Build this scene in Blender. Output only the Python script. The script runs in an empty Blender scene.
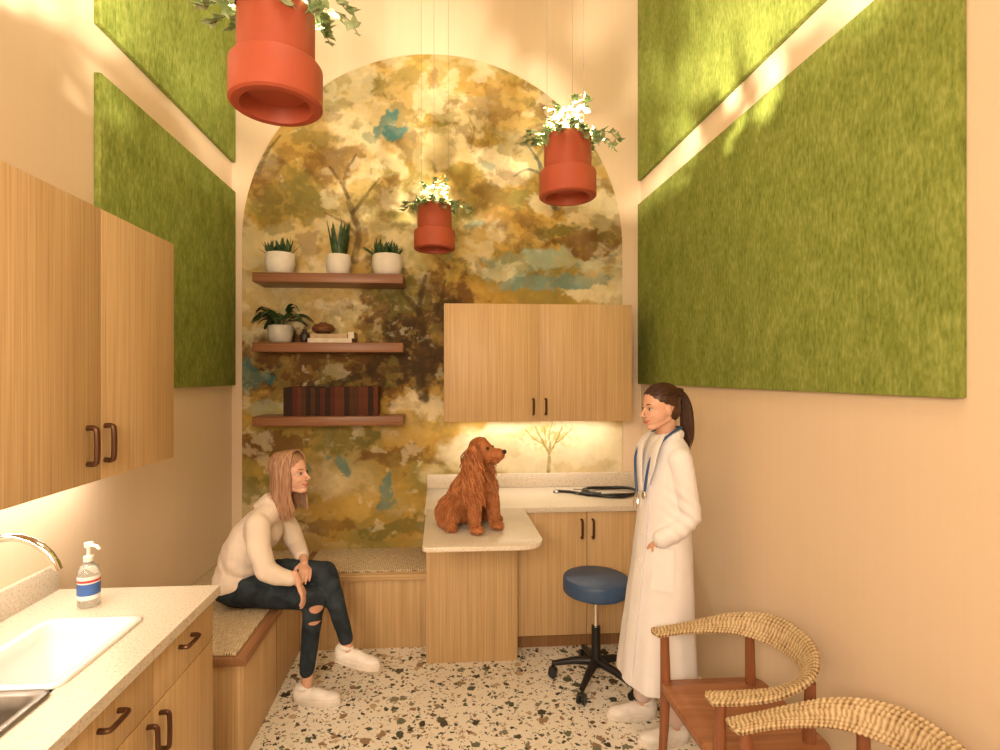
import bpy, bmesh, math, random, time
from mathutils import Vector, Matrix
import numpy as np
random.seed(7)
PI=math.pi
scene=bpy.context.scene
scene.view_settings.view_transform='Standard'
V=Vector
# ------------------------------------------------------------------ materials
class G:
    def __init__(s,name,rough=.6,metal=0.0,spec=.4):
        s.m=bpy.data.materials.new(name); s.m.use_nodes=True
        s.nt=s.m.node_tree; s.b=s.nt.nodes['Principled BSDF']
        s.b.inputs['Roughness'].default_value=rough
        s.b.inputs['Metallic'].default_value=metal
        s.b.inputs['Specular IOR Level'].default_value=spec
    def n(s,t,ins=None,**p):
        nd=s.nt.nodes.new(t)
        for k,v in p.items(): setattr(nd,k,v)
        for k,v in (ins or {}).items(): s.set(nd.inputs[k],v)
        return nd
    def set(s,sock,v):
        if isinstance(v,bpy.types.NodeSocket): s.nt.links.new(v,sock)
        elif isinstance(v,(tuple,list)) and sock.type=='RGBA' and len(v)==3: sock.default_value=(*v,1)
        else: sock.default_value=v
    def obj(s): return s.n('ShaderNodeTexCoord').outputs['Object']
    def pos(s): return s.n('ShaderNodeNewGeometry').outputs['Position']
    def attr(s,a,o='Fac'): return s.n('ShaderNodeAttribute',attribute_name=a).outputs[o]
    def map(s,v,scale=(1,1,1),loc=(0,0,0),rot=(0,0,0)):
        return s.n('ShaderNodeMapping',{'Vector':v,'Scale':scale,'Location':loc,'Rotation':rot}).outputs[0]
    def noise(s,v,scale=5,detail=3,rough=.5,dist=0,out='Fac'):
        return s.n('ShaderNodeTexNoise',{'Vector':v,'Scale':scale,'Detail':detail,'Roughness':rough,'Distortion':dist}).outputs[out]
    def math(s,op,a,b=0.0,clamp=False):
        return s.n('ShaderNodeMath',{0:a,1:b},operation=op,use_clamp=clamp).outputs[0]
    def mix(s,f,a,b,blend='MIX'):
        nd=s.nt.nodes.new('ShaderNodeMix'); nd.data_type='RGBA'; nd.blend_type=blend
        s.set(nd.inputs[0],f); s.set(nd.inputs[6],a); s.set(nd.inputs[7],b)
        return nd.outputs[2]
    def ramp(s,f,stops,interp='LINEAR'):
        nd=s.nt.nodes.new('ShaderNodeValToRGB'); cr=nd.color_ramp; cr.interpolation=interp
        while len(cr.elements)<len(stops): cr.elements.new(.5)
        for e,(p,c) in zip(cr.elements,stops):
            e.position=p; e.color=(*c,1) if not isinstance(c,(int,float)) else (c,c,c,1)
        s.set(nd.inputs[0],f); return nd.outputs[0]
    def rng(s,f,a,b,c=0.0,d=1.0,smooth=True):
        return s.n('ShaderNodeMapRange',{0:f,1:a,2:b,3:c,4:d},interpolation_type='SMOOTHSTEP' if smooth else 'LINEAR').outputs[0]
    def bump(s,h,st=.3,dist=.01):
        s.set(s.b.inputs['Normal'],s.n('ShaderNodeBump',{'Height':h,'Strength':st,'Distance':dist}).outputs[0])
    def col(s,c): s.set(s.b.inputs['Base Color'],c); return s

def plain(name,c,rough=.6,metal=0.0,var=.12,scale=20,bump=0.0,spec=.4):
    g=G(name,rough,metal,spec)
    f=g.noise(g.obj(),scale,3)
    d=tuple(x*(1-var) for x in c); l=tuple(min(1,x*(1+var)) for x in c)
    g.col(g.ramp(f,[(.3,d),(.7,l)]))
    if bump: g.bump(g.noise(g.obj(),scale*4,3),bump,.004)
    return g.m

def wood(name,lo,hi,axis='Z',rough=.45,fine=110):
    g=G(name,rough); o=g.obj()
    sc={'Z':(fine,fine,1.3),'X':(1.3,fine,fine),'Y':(fine,1.3,fine)}[axis]
    sc2=tuple(x*.16 if x>5 else x*.4 for x in sc)
    a=g.noise(g.map(o,sc),1.0,4,.6,.1); b=g.noise(g.map(o,sc2),1.0,2,.5,.4)
    f=g.math('ADD',g.math('MULTIPLY',a,.75),g.math('MULTIPLY',b,.25))
    g.col(g.ramp(f,[(.34,lo),(.5,tuple((x+y)/2 for x,y in zip(lo,hi))),(.64,hi)]))
    g.bump(a,.06,.002)
    return g.m

OAK_LO=(.45,.285,.135); OAK_HI=(.66,.465,.25)
M_oak=wood('oak_vertical',OAK_LO,OAK_HI,'Z')
M_oakX=wood('oak_edge',OAK_LO,OAK_HI,'X')
M_oak_dark=wood('dark_oak',(.20,.10,.04),(.30,.16,.07),'Z')  # darker brown oak for toe kicks and bench seams
M_walnut=wood('walnut',(.15,.06,.028),(.29,.13,.065),'X',.4)
M_walnutY=wood('walnut_trim',(.25,.115,.055),(.38,.20,.10),'Y',.4)
M_chairwood=wood('chair_wood',(.24,.095,.04),(.38,.17,.08),'X',.35,40)
M_chairleg=wood('chair_leg_wood',(.20,.07,.03),(.33,.13,.06),'Z',.35,40)
M_bronze=plain('bronze_pull',(.10,.045,.022),.35,.6)
M_chrome=plain('chrome',(.75,.72,.68),.12,1.0,.03)
M_steel=plain('brushed_steel',(.26,.25,.24),.35,.9,.1)
M_black=plain('black_plastic',(.012,.012,.014),.35,0,.2)
M_rubber=plain('rubber_tube',(.01,.012,.014),.3)
M_white_cer=plain('white_ceramic',(.80,.80,.80),.2,0,.01,spec=.6)
M_pot=plain('matte_white_pot',(.70,.66,.60),.6,0,.06)
M_greypot=plain('grey_pot',(.45,.42,.37),.6)
M_darkvase=plain('dark_vase',(.03,.02,.018),.3)
M_brownvase=plain('brown_vase',(.13,.05,.02),.4)
M_soil=plain('soil',(.05,.03,.02),.9,0,.4,60,.5)
M_blue=plain('blue_vinyl',(.04,.085,.19),.4,0,.1,30,.1)
M_bluetube=plain('blue_tube',(.03,.08,.24),.3)
M_terra=plain('terracotta',(.36,.068,.032),.55,0,.08,8)

def wallmat():
    g=G('wall_plaster',.75,0,.2); p=g.pos()
    a=g.noise(g.map(p,(30,30,.9)),1,3,.6); b=g.noise(p,.8,2)
    f=g.math('ADD',g.math('MULTIPLY',a,.35),g.math('MULTIPLY',b,.65))
    g.col(g.ramp(f,[(.3,(.74,.595,.445)),(.7,(.78,.64,.49))])); return g.m
M_wall=wallmat()
M_ceil=plain('ceiling_paint',(.72,.62,.5),.8,0,.03,3)
def floormat():
    g=G('terrazzo',.25,0,.5); p=g.map(g.pos(),(1,1,0)); 
    wob=g.noise(p,28,3,.6,out='Color')
    pw=g.n('ShaderNodeVectorMath',{0:p,1:g.n('ShaderNodeVectorMath',{0:wob,1:(.055,.055,.0)},operation='MULTIPLY').outputs[0]},operation='ADD').outputs[0]
    c=g.mix(g.noise(p,3,3),(.82,.775,.69),(.87,.83,.75))
    for sc,thr,lo,hi in ((75,.34,.20,.46),(38,.30,.20,.50),(20,.42,.20,.46)):
        v=g.n('ShaderNodeTexVoronoi',{'Vector':pw,'Scale':sc}); 
        sep=g.n('ShaderNodeSeparateColor',{0:v.outputs['Color']})
        on=g.math('GREATER_THAN',sep.outputs[0],thr)
        r=g.rng(sep.outputs[2],0,1,lo,hi,False)
        near=g.rng(g.math('SUBTRACT',r,v.outputs['Distance']),-.02,.05)
        chip=g.ramp(sep.outputs[1],[(0,(.06,.075,.055)),(.18,(.13,.15,.10)),(.32,(.30,.20,.12)),(.42,(.045,.045,.038)),(.56,(.52,.39,.25)),(.70,(.78,.73,.64)),(.82,(.20,.20,.15)),(.92,(.15,.09,.055))],'CONSTANT')
        c=g.mix(g.math('MULTIPLY',on,near),c,chip)
    return g.col(c).m
M_floor=floormat()
def quartz():
    g=G('quartz_top',.3,0,.5); o=g.pos()
    f=g.noise(o,130,2,.7); 
    c=g.ramp(f,[(.3,(.38,.31,.23)),(.42,(.64,.57,.48)),(.6,(.70,.63,.54)),(.72,(.80,.76,.70))])
    return g.col(c).m
M_quartz=quartz()
def felt():
    g=G('green_felt',.95,0,.1); p=g.pos()
    a=g.noise(g.map(p,(80,80,26)),1,3,.6,.3); b=g.noise(g.map(p,(12,12,6)),1,3,.6)
    f=g.math('ADD',g.math('MULTIPLY',a,.65),g.math('MULTIPLY',b,.35))
    g.col(g.ramp(f,[(.34,(.14,.185,.032)),(.5,(.225,.28,.06)),(.66,(.33,.38,.105))])); g.bump(a,.2,.004); return g.m
M_felt=felt()
def rush(name='woven_rush'):
    g=G(name,.8,0,.2); p=g.obj()
    chk=g.n('ShaderNodeTexChecker',{'Vector':g.map(p,(1,1,0),(.003,.003,.5)),'Scale':27.0}).outputs['Fac']
    wx=g.n('ShaderNodeTexWave',{'Vector':p,'Scale':27.0,'Distortion':1.4},bands_direction='X').outputs['Fac']
    wy=g.n('ShaderNodeTexWave',{'Vector':p,'Scale':27.0,'Distortion':1.4},bands_direction='Y').outputs['Fac']
    w=g.mix(chk,wx,wy); n=g.noise(p,45,3)
    f=g.mix(.45,w,n)
    g.col(g.ramp(f,[(.15,(.24,.155,.08)),(.4,(.58,.46,.29)),(.8,(.80,.69,.50))])); g.bump(w,.7,.005); return g.m
M_rush=rush()
def cord():
    g=G('rush_cord',.75,0,.25); p=g.obj()
    n2=g.noise(p,90,4,.65); n3=g.noise(p,30,3); f=g.mix(.5,g.attr('val'),n2); f=g.mix(.3,f,n3)
    g.col(g.ramp(f,[(.3,(.16,.095,.045)),(.42,(.40,.28,.15)),(.56,(.56,.43,.26)),(.75,(.72,.60,.42))])); g.bump(n2,.5,.003); return g.m
M_cord=cord()
def leafm(name,lo,hi,t=.2):
    g=G(name,.45); n=g.noise(g.obj(),25,2)
    g.col(g.ramp(n,[(.35,lo),(.65,hi)]))
    tr=g.n('ShaderNodeBsdfTranslucent',{'Color':(*hi,1)})
    mx=g.n('ShaderNodeMixShader',{0:t,1:g.b.outputs[0],2:tr.outputs[0]})
    g.nt.links.new(mx.outputs[0],g.nt.nodes['Material Output'].inputs[0]); return g.m
M_ivy=leafm('ivy_leaf',(.13,.23,.08),(.46,.54,.32),.16)
M_dleaf=leafm('dark_leaf',(.015,.04,.015),(.06,.12,.04))
M_sleaf=leafm('succulent_leaf',(.02,.06,.025),(.10,.17,.07))
M_stem=plain('stem',(.12,.10,.04),.7)
def emis(name,c,st):
    g=G(name); g.b.inputs['Emission Color'].default_value=(*c,1); g.b.inputs['Emission Strength'].default_value=st; g.col((1,.9,.7)); return g.m
M_bulb=emis('bulb_glow',(1,.85,.6),8)
def skin():
    g=G('skin',.5,0,.35); n=g.noise(g.obj(),18,3)
    g.col(g.ramp(n,[(.3,(.62,.35,.25)),(.7,(.70,.42,.31))])); g.b.inputs['Subsurface Weight'].default_value=.06
    g.b.inputs['Subsurface Radius'].default_value=(.02,.008,.004); return g.m
M_skin=skin()
M_lips=plain('lips',(.50,.17,.15),.4)
M_eyew=plain('eye_white',(.62,.55,.5),.25,0,.02); M_iris=plain('iris',(.03,.018,.012),.15)
def hairm(name,lo,hi):
    g=G(name,.42,0,.4); o=g.obj(); n=g.noise(g.map(o,(90,90,10)),1,3,.6)
    f=g.mix(.25,n,g.attr('val'))
    g.col(g.ramp(f,[(.3,lo),(.7,hi)])); g.bump(n,.2,.002); return g.m
M_hair1=hairm('auburn_blonde_hair',(.20,.09,.05),(.56,.34,.21))
M_hair2=hairm('dark_brown_hair',(.022,.010,.006),(.10,.04,.02))
def cloth(name,c,sc=9,st=.5,var=.1,fine=400):
    g=G(name,.85,0,.15); o=g.obj(); n=g.noise(o,sc,2,.5,.5); f=g.noise(o,fine,1)
    g.col(g.ramp(n,[(.3,tuple(x*(1-var) for x in c)),(.7,c)]))
    g.bump(g.math('ADD',n,g.math('MULTIPLY',f,.05)),st,.02); return g.m
M_sweater=cloth('cream_knit',(.76,.65,.56),12,.4,.05)
M_coat=cloth('white_coat_cloth',(.82,.81,.85),7,.35,.05)
M_trouser=cloth('pale_trouser',(.70,.55,.52),10,.3)
def denim():
    g=G('dark_denim',.8,0,.2); o=g.pos(); n=g.noise(o,14,3,.5,.8)
    c=g.ramp(n,[(.3,(.014,.020,.028)),(.7,(.035,.05,.065))])
    for cx,r in (((-.645,2.82,.50),(.035,.08,.020)),((-.655,2.82,.43),(.028,.08,.010))):
        d=g.n('ShaderNodeVectorMath',{0:g.n('ShaderNodeVectorMath',{0:o,1:cx},operation='SUBTRACT').outputs[0],1:r},operation='DIVIDE').outputs[0]
        L=g.n('ShaderNodeVectorMath',{0:d},operation='LENGTH').outputs['Value']
        c=g.mix(g.rng(g.math('ADD',L,g.math('MULTIPLY',n,.5)),1.15,1.3,1,0),c,(.55,.30,.2))
    g.col(c); g.bump(n,.4,.02); return g.m
M_denim=denim()
M_shoe=plain('white_leather',(.80,.77,.75),.45,0,.04,20)
M_sole=plain('shoe_sole',(.72,.67,.62),.6)
M_brow=plain('eyebrow',(.10,.045,.025),.8)
def furm():
    g=G('red_fur',.5,0,.35); o=g.obj(); n=g.noise(o,14,3); f=g.noise(o,120,3)
    x=g.mix(.4,n,g.attr('val'))
    g.col(g.ramp(x,[(.25,(.22,.065,.02)),(.5,(.42,.148,.048)),(.75,(.62,.28,.115))])); g.bump(f,.3,.002); return g.m
M_fur=furm()
M_nose=plain('dog_nose',(.02,.012,.01),.3)
gb=G('clear_bottle',.1,0,.5); gb.b.inputs['Transmission Weight'].default_value=.75; M_bottle=gb.col((.86,.88,.86)).m
M_plasticw=plain('white_plastic',(.82,.8,.78),.3,0,.02)
M_label=plain('label_blue',(.05,.13,.42),.4); M_labelr=plain('label_red',(.6,.05,.05),.4); M_labelw=plain('label_white',(.8,.8,.8),.4,0,.02)
M_page=plain('pages',(.40,.32,.22),.8,0,.05)
gm=G('mural_watercolour',.75,0,.15); M_mural=gm.col(gm.attr('paint','Color')).m

# ------------------------------------------------------------------ mesh tools
WO={}
col=scene.collection
def T(M,p):
    return (M@V(p)) if M is not None else V(p)
def box(bm,x0,x1,y0,y1,z0,z1,M=None):
    vs=[bm.verts.new(T(M,(x,y,z))) for z in (z0,z1) for y in (y0,y1) for x in (x0,x1)]
    for f in ((0,2,3,1),(4,5,7,6),(0,1,5,4),(2,6,7,3),(0,4,6,2),(1,3,7,5)): bm.faces.new([vs[i] for i in f])
def tube(bm,pts,rad,n=8,M=None,flat=1.0,upv=None):
    P=[T(M,p) for p in pts]
    if not isinstance(rad,(list,tuple)): rad=[rad]*len(P)
    if not isinstance(flat,(list,tuple)): flat=[flat]*len(P)
    rings=[]; prev=None
    for i,p in enumerate(P):
        t=(P[min(i+1,len(P)-1)]-P[max(i-1,0)]).normalized()
        if upv is not None: a=(V(upv)-t*V(upv).dot(t)).normalized()
        elif prev is None: a=t.orthogonal().normalized()
        else:
            a=(prev-t*prev.dot(t)); a=a.normalized() if a.length>1e-6 else t.orthogonal().normalized()
        prev=a; b=t.cross(a)
        rings.append([bm.verts.new(p+a*math.cos(2*PI*k/n)*rad[i]+b*math.sin(2*PI*k/n)*rad[i]*flat[i]) for k in range(n)])
    for i in range(len(rings)-1):
        for k in range(n):
            bm.faces.new((rings[i][k],rings[i][(k+1)%n],rings[i+1][(k+1)%n],rings[i+1][k]))
    bm.faces.new(rings[0][::-1]); bm.faces.new(rings[-1])
def ell(bm,c,r,M=None,n=16,m=10):
    if not isinstance(r,(tuple,list)): r=(r,r,r)
    top=bm.verts.new(T(M,(c[0],c[1],c[2]+r[2]))); bot=bm.verts.new(T(M,(c[0],c[1],c[2]-r[2]))); R=[]
    for j in range(1,m):
        th=PI*j/m; R.append([bm.verts.new(T(M,(c[0]+r[0]*math.sin(th)*math.cos(2*PI*k/n),c[1]+r[1]*math.sin(th)*math.sin(2*PI*k/n),c[2]+r[2]*math.cos(th)))) for k in range(n)])
    for k in range(n):
        bm.faces.new((top,R[0][k],R[0][(k+1)%n])); bm.faces.new((bot,R[-1][(k+1)%n],R[-1][k]))
        for j in range(m-2): bm.faces.new((R[j][k],R[j+1][k],R[j+1][(k+1)%n],R[j][(k+1)%n]))
def limb(bm,pts,rads,M=None,n=16):
    for i in range(len(pts)-1): tube(bm,[pts[i],pts[i+1]],[rads[i],rads[i+1]],n,M)
    for p,r in zip(pts,rads): ell(bm,p,r,M,n,10)
def lathe(bm,prof,c=(0,0,0),n=40,M=None):
    R=[]
    for r,z in prof:
        if r<1e-5: R.append([bm.verts.new(T(M,(c[0],c[1],c[2]+z)))])
        else: R.append([bm.verts.new(T(M,(c[0]+r*math.cos(2*PI*k/n),c[1]+r*math.sin(2*PI*k/n),c[2]+z))) for k in range(n)])
    for a,b in zip(R[:-1],R[1:]):
        for k in range(n):
            k2=(k+1)%n
            if len(a)==1 and len(b)==1: continue
            if len(a)==1: bm.faces.new((a[0],b[k2],b[k]))
            elif len(b)==1: bm.faces.new((a[k],a[k2],b[0]))
            else: bm.faces.new((a[k],a[k2],b[k2],b[k]))
def rr(x0,x1,y0,y1,r,n=5):
    o=[]
    for cx,cy,a0 in ((x1-r,y1-r,0),(x0+r,y1-r,90),(x0+r,y0+r,180),(x1-r,y0+r,270)):
        for i in range(n+1):
            a=math.radians(a0+90*i/n); o.append((cx+r*math.cos(a),cy+r*math.sin(a)))
    return o
def loops(bm,L,close=True,cap0=False,cap1=False):
    R=[[bm.verts.new(p) for p in l] for l in L]; n=len(R[0])
    for a,b in zip(R[:-1],R[1:]):
        for k in range(n if close else n-1): bm.faces.new((a[k],a[(k+1)%n],b[(k+1)%n],b[k]))
    if cap0: bm.faces.new(R[0][::-1])
    if cap1: bm.faces.new(R[-1])
def crom(pts,n=8):
    P=[V(p) for p in pts]; P=[2*P[0]-P[1]]+P+[2*P[-1]-P[-2]]; out=[]
    for i in range(1,len(P)-2):
        for k in range(n):
            t=k/n; a,b,c,d=P[i-1:i+3]
            out.append(.5*((2*b)+(c-a)*t+(2*a-5*b+4*c-d)*t*t+(3*b-a-3*c+d)*t**3))
    out.append(P[-2]); return out

def place(me,name,mat,parent,smooth,ang=40,origin=None):
    vs=np.empty(len(me.vertices)*3,dtype=np.float32); me.vertices.foreach_get('co',vs); vs=vs.reshape(-1,3)
    if origin is None:
        mn,mx=vs.min(0),vs.max(0); o=V((float(mn[0]+mx[0])/2,float(mn[1]+mx[1])/2,float(mn[2])))
    else: o=V(origin)
    me.transform(Matrix.Translation(-o))
    ob=bpy.data.objects.new(name,me); col.objects.link(ob)
    if parent is not None: ob.parent=parent; ob.location=o-WO[parent.name]
    else: ob.location=o
    WO[ob.name]=o
    if mat is not None and not me.materials: me.materials.append(mat)
    if smooth:
        me.polygons.foreach_set('use_smooth',[True]*len(me.polygons))
        if ang: me.set_sharp_from_angle(angle=math.radians(ang))
    return ob
def obj(name,bm,mat,parent=None,smooth=False,bevel=0,seg=2,ang=40,recalc=True):
    if recalc: bmesh.ops.recalc_face_normals(bm,faces=bm.faces)
    if bevel:
        es=[e for e in bm.edges if len(e.link_faces)==2 and e.calc_face_angle(0)>.6]
        bmesh.ops.bevel(bm,geom=es,offset=bevel,segments=seg,affect='EDGES',profile=.5)
        smooth=True
    me=bpy.data.meshes.new(name); bm.to_mesh(me); bm.free()
    return place(me,name,mat,parent,smooth,ang)
def setattr_val(me,vals):
    a=me.attributes.new('val','FLOAT','POINT'); a.data.foreach_set('value',np.asarray(vals,dtype=np.float32))
def npmesh(name,VS,FS):
    me=bpy.data.meshes.new(name)
    me.vertices.add(len(VS)); me.vertices.foreach_set('co',np.asarray(VS,dtype=np.float32).ravel())
    me.loops.add(FS.size); me.loops.foreach_set('vertex_index',FS.astype(np.int32).ravel())
    me.polygons.add(len(FS)); me.polygons.foreach_set('loop_start',np.arange(0,FS.size,4,dtype=np.int32))
    me.update(calc_edges=True); me.validate(); return me
def locks(name,L,n,mat,parent,M=None,flat=1.0,seed=0):
    rs=np.random.RandomState(seed); VS=[];FS=[];VA=[];base=0
    ph=np.arange(n)*2*PI/n; cs,sn=np.cos(ph),np.sin(ph)
    Mn=np.array(M) if M is not None else None
    for pts,rad in L:
        P=np.array([tuple(q) for q in pts],dtype=float)
        if Mn is not None: P=P@Mn[:3,:3].T+Mn[:3,3]
        t=np.gradient(P,axis=0); t/=np.linalg.norm(t,axis=1)[:,None]+1e-9
        ref=np.array((.31,.9,.2)) if abs(t[0][1])<.8 else np.array((.9,.1,.3))
        a=np.cross(t,ref); a/=np.linalg.norm(a,axis=1)[:,None]+1e-9; b=np.cross(t,a)
        r=np.array(rad)[:,None,None]
        R=P[:,None,:]+r*(a[:,None,:]*cs[None,:,None]+flat*b[:,None,:]*sn[None,:,None])
        m=len(P); VS.append(R.reshape(-1,3)); VA.append(np.full(m*n,rs.rand()))
        i=np.arange(m-1)[:,None]*n+base; k=np.arange(n)[None,:]; k2=(np.arange(n)[None,:]+1)%n
        FS.append(np.stack([i+k,i+k2,i+n+k2,i+n+k],-1).reshape(-1,4)); base+=m*n
    me=npmesh(name,np.concatenate(VS),np.concatenate(FS)); setattr_val(me,np.concatenate(VA))
    return place(me,name,mat,parent,True,None)
def wob(co,sc,seed):
    rs=np.random.RandomState(seed); o=np.zeros(len(co))
    for i in range(6):
        k=rs.normal(size=3); k/=np.linalg.norm(k); k2=rs.normal(size=3)
        o+=np.sin(co@k*sc*(1+.35*i)+rs.rand()*6+1.6*np.sin(co@k2*sc*.4))
    return o/6
def remesh(name,bm,voxel,sm,mat,parent=None,f=None):
    bmesh.ops.recalc_face_normals(bm,faces=bm.faces)
    me=bpy.data.meshes.new('tmp'); bm.to_mesh(me); bm.free()
    ob=bpy.data.objects.new('tmp',me); col.objects.link(ob)
    r=ob.modifiers.new('r','REMESH'); r.mode='VOXEL'; r.voxel_size=voxel
    s=ob.modifiers.new('s','SMOOTH'); s.factor=.5; s.iterations=sm
    dg=bpy.context.evaluated_depsgraph_get(); dg.update()
    nm=bpy.data.meshes.new_from_object(ob.evaluated_get(dg))
    bpy.data.objects.remove(ob); bpy.data.meshes.remove(me); nm.materials.clear(); nm.name=name
    if f:
        N=len(nm.vertices); c=np.empty(N*3,dtype=np.float32); nn=np.empty(N*3,dtype=np.float32)
        nm.vertices.foreach_get('co',c); nm.vertex_normals.foreach_get('vector',nn); c=c.reshape(-1,3); nn=nn.reshape(-1,3)
        c=c+nn*f(c)[:,None]; nm.vertices.foreach_set('co',c.astype(np.float32).ravel()); nm.update()
    if mat in (M_hair1,M_hair2,M_fur): setattr_val(nm,np.full(len(nm.vertices),.35))
    return place(nm,name,mat,parent,True,None)
def empty(name,loc,label=None,cat=None,group=None):
    e=bpy.data.objects.new(name,None); e.empty_display_size=.05; col.objects.link(e); e.location=loc; WO[e.name]=V(loc)
    if label: tag(e,label,cat,group)
    return e
def tag(o,label,cat,group=None):
    o['label']=label; o['category']=cat
    if group: o['group']=group
    return o
def bx(name,x0,x1,y0,y1,z0,z1,mat,parent=None,bevel=0):
    bm=bmesh.new(); box(bm,x0,x1,y0,y1,z0,z1); return obj(name,bm,mat,parent,bevel=bevel)
def copytree(o,loc,lab=None):
    c=o.copy(); col.objects.link(c); c.location=loc; WO[c.name]=V(loc)
    if lab: c['label']=lab
    def rec(a,b):
        for ch in a.children:
            k=ch.copy(); col.objects.link(k); k.parent=b; k.matrix_parent_inverse=ch.matrix_parent_inverse.copy(); rec(ch,k)
    rec(o,c); return c

# ------------------------------------------------------------------ room
XL,XR,YB,YF,ZC=-1.46,1.467,3.87,-1.7,4.95
def struct(o): o['kind']='structure'; return o
struct(bx('floor',XL-.1,XR+.1,YF-.1,YB+.1,-.1,0,M_floor))
struct(bx('ceiling',XL-.1,XR+.1,YF-.1,YB+.1,ZC,ZC+.1,M_ceil))
struct(bx('wall_back',XL-.1,XR+.1,YB,YB+.1,0,ZC,M_wall))
struct(bx('wall_left',XL-.1,XL,YF,YB,0,ZC,M_wall))
struct(bx('wall_right',XR,XR+.1,YF,YB,0,ZC,M_wall))
struct(bx('wall_front',XL-.1,XR+.1,YF-.1,YF,0,ZC,M_wall))

# ---- arched mural: watercolour painted procedurally per vertex, in the artwork's own sketch units (139.5 per metre)
def lat(x,y,sc,seed):
    rs=np.random.RandomState(seed); g=rs.rand(256,256); X=x*sc+500; Y=y*sc+500
    xi=np.floor(X).astype(int); yi=np.floor(Y).astype(int); fx=X-xi; fy=Y-yi; fx=fx*fx*(3-2*fx); fy=fy*fy*(3-2*fy)
    a=g[xi%256,yi%256];b=g[(xi+1)%256,yi%256];c=g[xi%256,(yi+1)%256];d=g[(xi+1)%256,(yi+1)%256]
    return (a*(1-fx)+b*fx)*(1-fy)+(c*(1-fx)+d*fx)*fy
def fbm(x,y,sc,seed,o=4,r=.5):
    s=0;a=1;t=0
    for i in range(o): s=s+a*lat(x,y,sc*2**i,seed+i*7); t+=a; a*=r
    return s/t
def sst(x,a,b):
    t=np.clip((x-a)/(b-a),0,1); return t*t*(3-2*t)
def paint(X,Z):
    u=441+X*139.5; v=375-(Z-1.71)*139.5
    du=(fbm(u,v,1/42,1,5,.55)-.5)*50; dv=(fbm(u,v,1/42,40,5,.55)-.5)*38
    fu=(fbm(u,v,1/5,80,3,.6)-.5)*7; fv=(fbm(u,v,1/5,120,3,.6)-.5)*7
    U,W=u+du+fu,v+dv+fv; lu,lv=u+du*.15+fu*.25,v+dv*.15+fv*.25
    N=len(u)
    CR=(.68,.57,.33);PC=(.76,.68,.47);OC=(.45,.28,.06);BR=(.17,.085,.025);DK=(.06,.038,.018);TE=(.05,.21,.22);LT=(.33,.40,.30);OL=(.17,.15,.04);GO=(.55,.37,.10);TN=(.52,.39,.17);OLL=(.30,.24,.065)
    c=np.empty((N,3)); f=fbm(u+fu,(v+fv)*1.15,1/90,200,4,.5)
    st=[(.0,OLL),(.34,OLL),(.44,OC),(.52,GO),(.60,TN),(.68,CR),(1,PC)]
    for i in range(3): c[:,i]=np.interp(f,[s[0] for s in st],[s[1][i] for s in st])
    def lay(m,colr,k=1.0):
        nonlocal c
        m=(m*k)[:,None]; c=c*(1-m)+np.array(colr)*m
    def wash(sc,thr,colr,k,seed,mask=None,st=1.2,w=.045,o=5,r=.57):
        m=sst(fbm(u+fu*.6+du*.3,(v+fv*.6+dv*.3)*st,sc,seed,o,r),thr-w,thr+w)
        if mask is not None: m=m*mask
        lay(m,colr,k)
    def blob(q,uu=U,vv=W):
        cu,cv,ru,rv,colr,k,a=q; x=uu-cu; y=vv-cv; ca,sa=math.cos(a),math.sin(a)
        d=np.hypot((x*ca+y*sa)/ru,(-x*sa+y*ca)/rv); n=fbm(u,v,1/14,int(cu+cv),5,.62)-.5
        m=1-sst(d+n*1.3,.70,1.02)
        m=m*np.clip(.85+.7*(fbm(u,v,1/26,int(cu*2+cv),3,.5)-.5),0,1)
        lay(m,colr,k)
    wash(1/60,.56,OLL,.6,300); wash(1/66,.60,PC,.45,310)
    B=[(420,88,86,28,TN,.8,0),(350,95,44,18,OL,.6,-.3),(300,140,44,40,OC,.7,0),(330,180,54,34,GO,.7,0),(460,108,44,22,CR,.8,0),(400,78,24,12,OLL,.7,0),(520,105,40,24,GO,.8,0),(480,82,30,14,OC,.7,0),
       (440,150,52,24,CR,.85,0),(300,200,38,28,OL,.8,0),(268,190,22,38,BR,.75,0),(330,168,30,18,BR,.8,-.4),(395,205,60,20,OLL,.8,0),(450,205,40,16,OL,.75,.2),
       (505,160,36,28,PC,.8,0),(545,112,20,18,DK,.5,.5),(568,165,32,24,GO,.8,0),(510,215,50,20,BR,.65,0),(470,240,42,14,OC,.8,0),(300,240,46,20,CR,.85,0),(355,245,42,16,GO,.8,0),
       (540,262,92,15,LT,1,0),(548,284,64,9,(.18,.30,.27),1,0),(500,268,48,8,PC,.7,0),(592,240,54,14,BR,1,-.1),(560,228,38,10,OL,.9,0),(598,205,40,22,PC,.9,0),(600,296,52,8,PC,.9,0),
       (480,290,42,14,OC,.8,0),(300,300,62,16,GO,.7,0),(342,312,42,12,PC,.8,0),(270,325,26,16,OC,.7,0),
       (416,312,64,52,BR,1,0),(418,316,52,42,DK,1,0),(390,286,30,30,OL,.9,0),
       (350,372,126,36,BR,1,0),(366,372,106,30,DK,1,0),(314,362,58,20,BR,.9,.2),(428,352,34,30,DK,.9,0),(276,404,30,12,LT,.6,0),(424,408,34,13,PC,.8,0),(330,412,50,9,GO,.7,0),
       (280,440,50,16,BR,.9,0),(345,438,42,18,OL,.9,0),(405,457,38,13,BR,.9,0),(345,498,70,11,GO,.9,0),(280,488,38,15,OL,.8,0),(330,520,42,12,BR,.75,0),(395,528,52,12,OL,.8,0),(300,545,62,10,TN,.8,0)]
    for q in B: blob(q)
    upper=1-sst(v,255,300)
    wash(1/34,.60,OL,.55,320,upper,1.2,.04); wash(1/24,.64,BR,.45,330,upper,1.2,.035); wash(1/30,.62,PC,.45,340,upper,1.2,.04)
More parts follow.
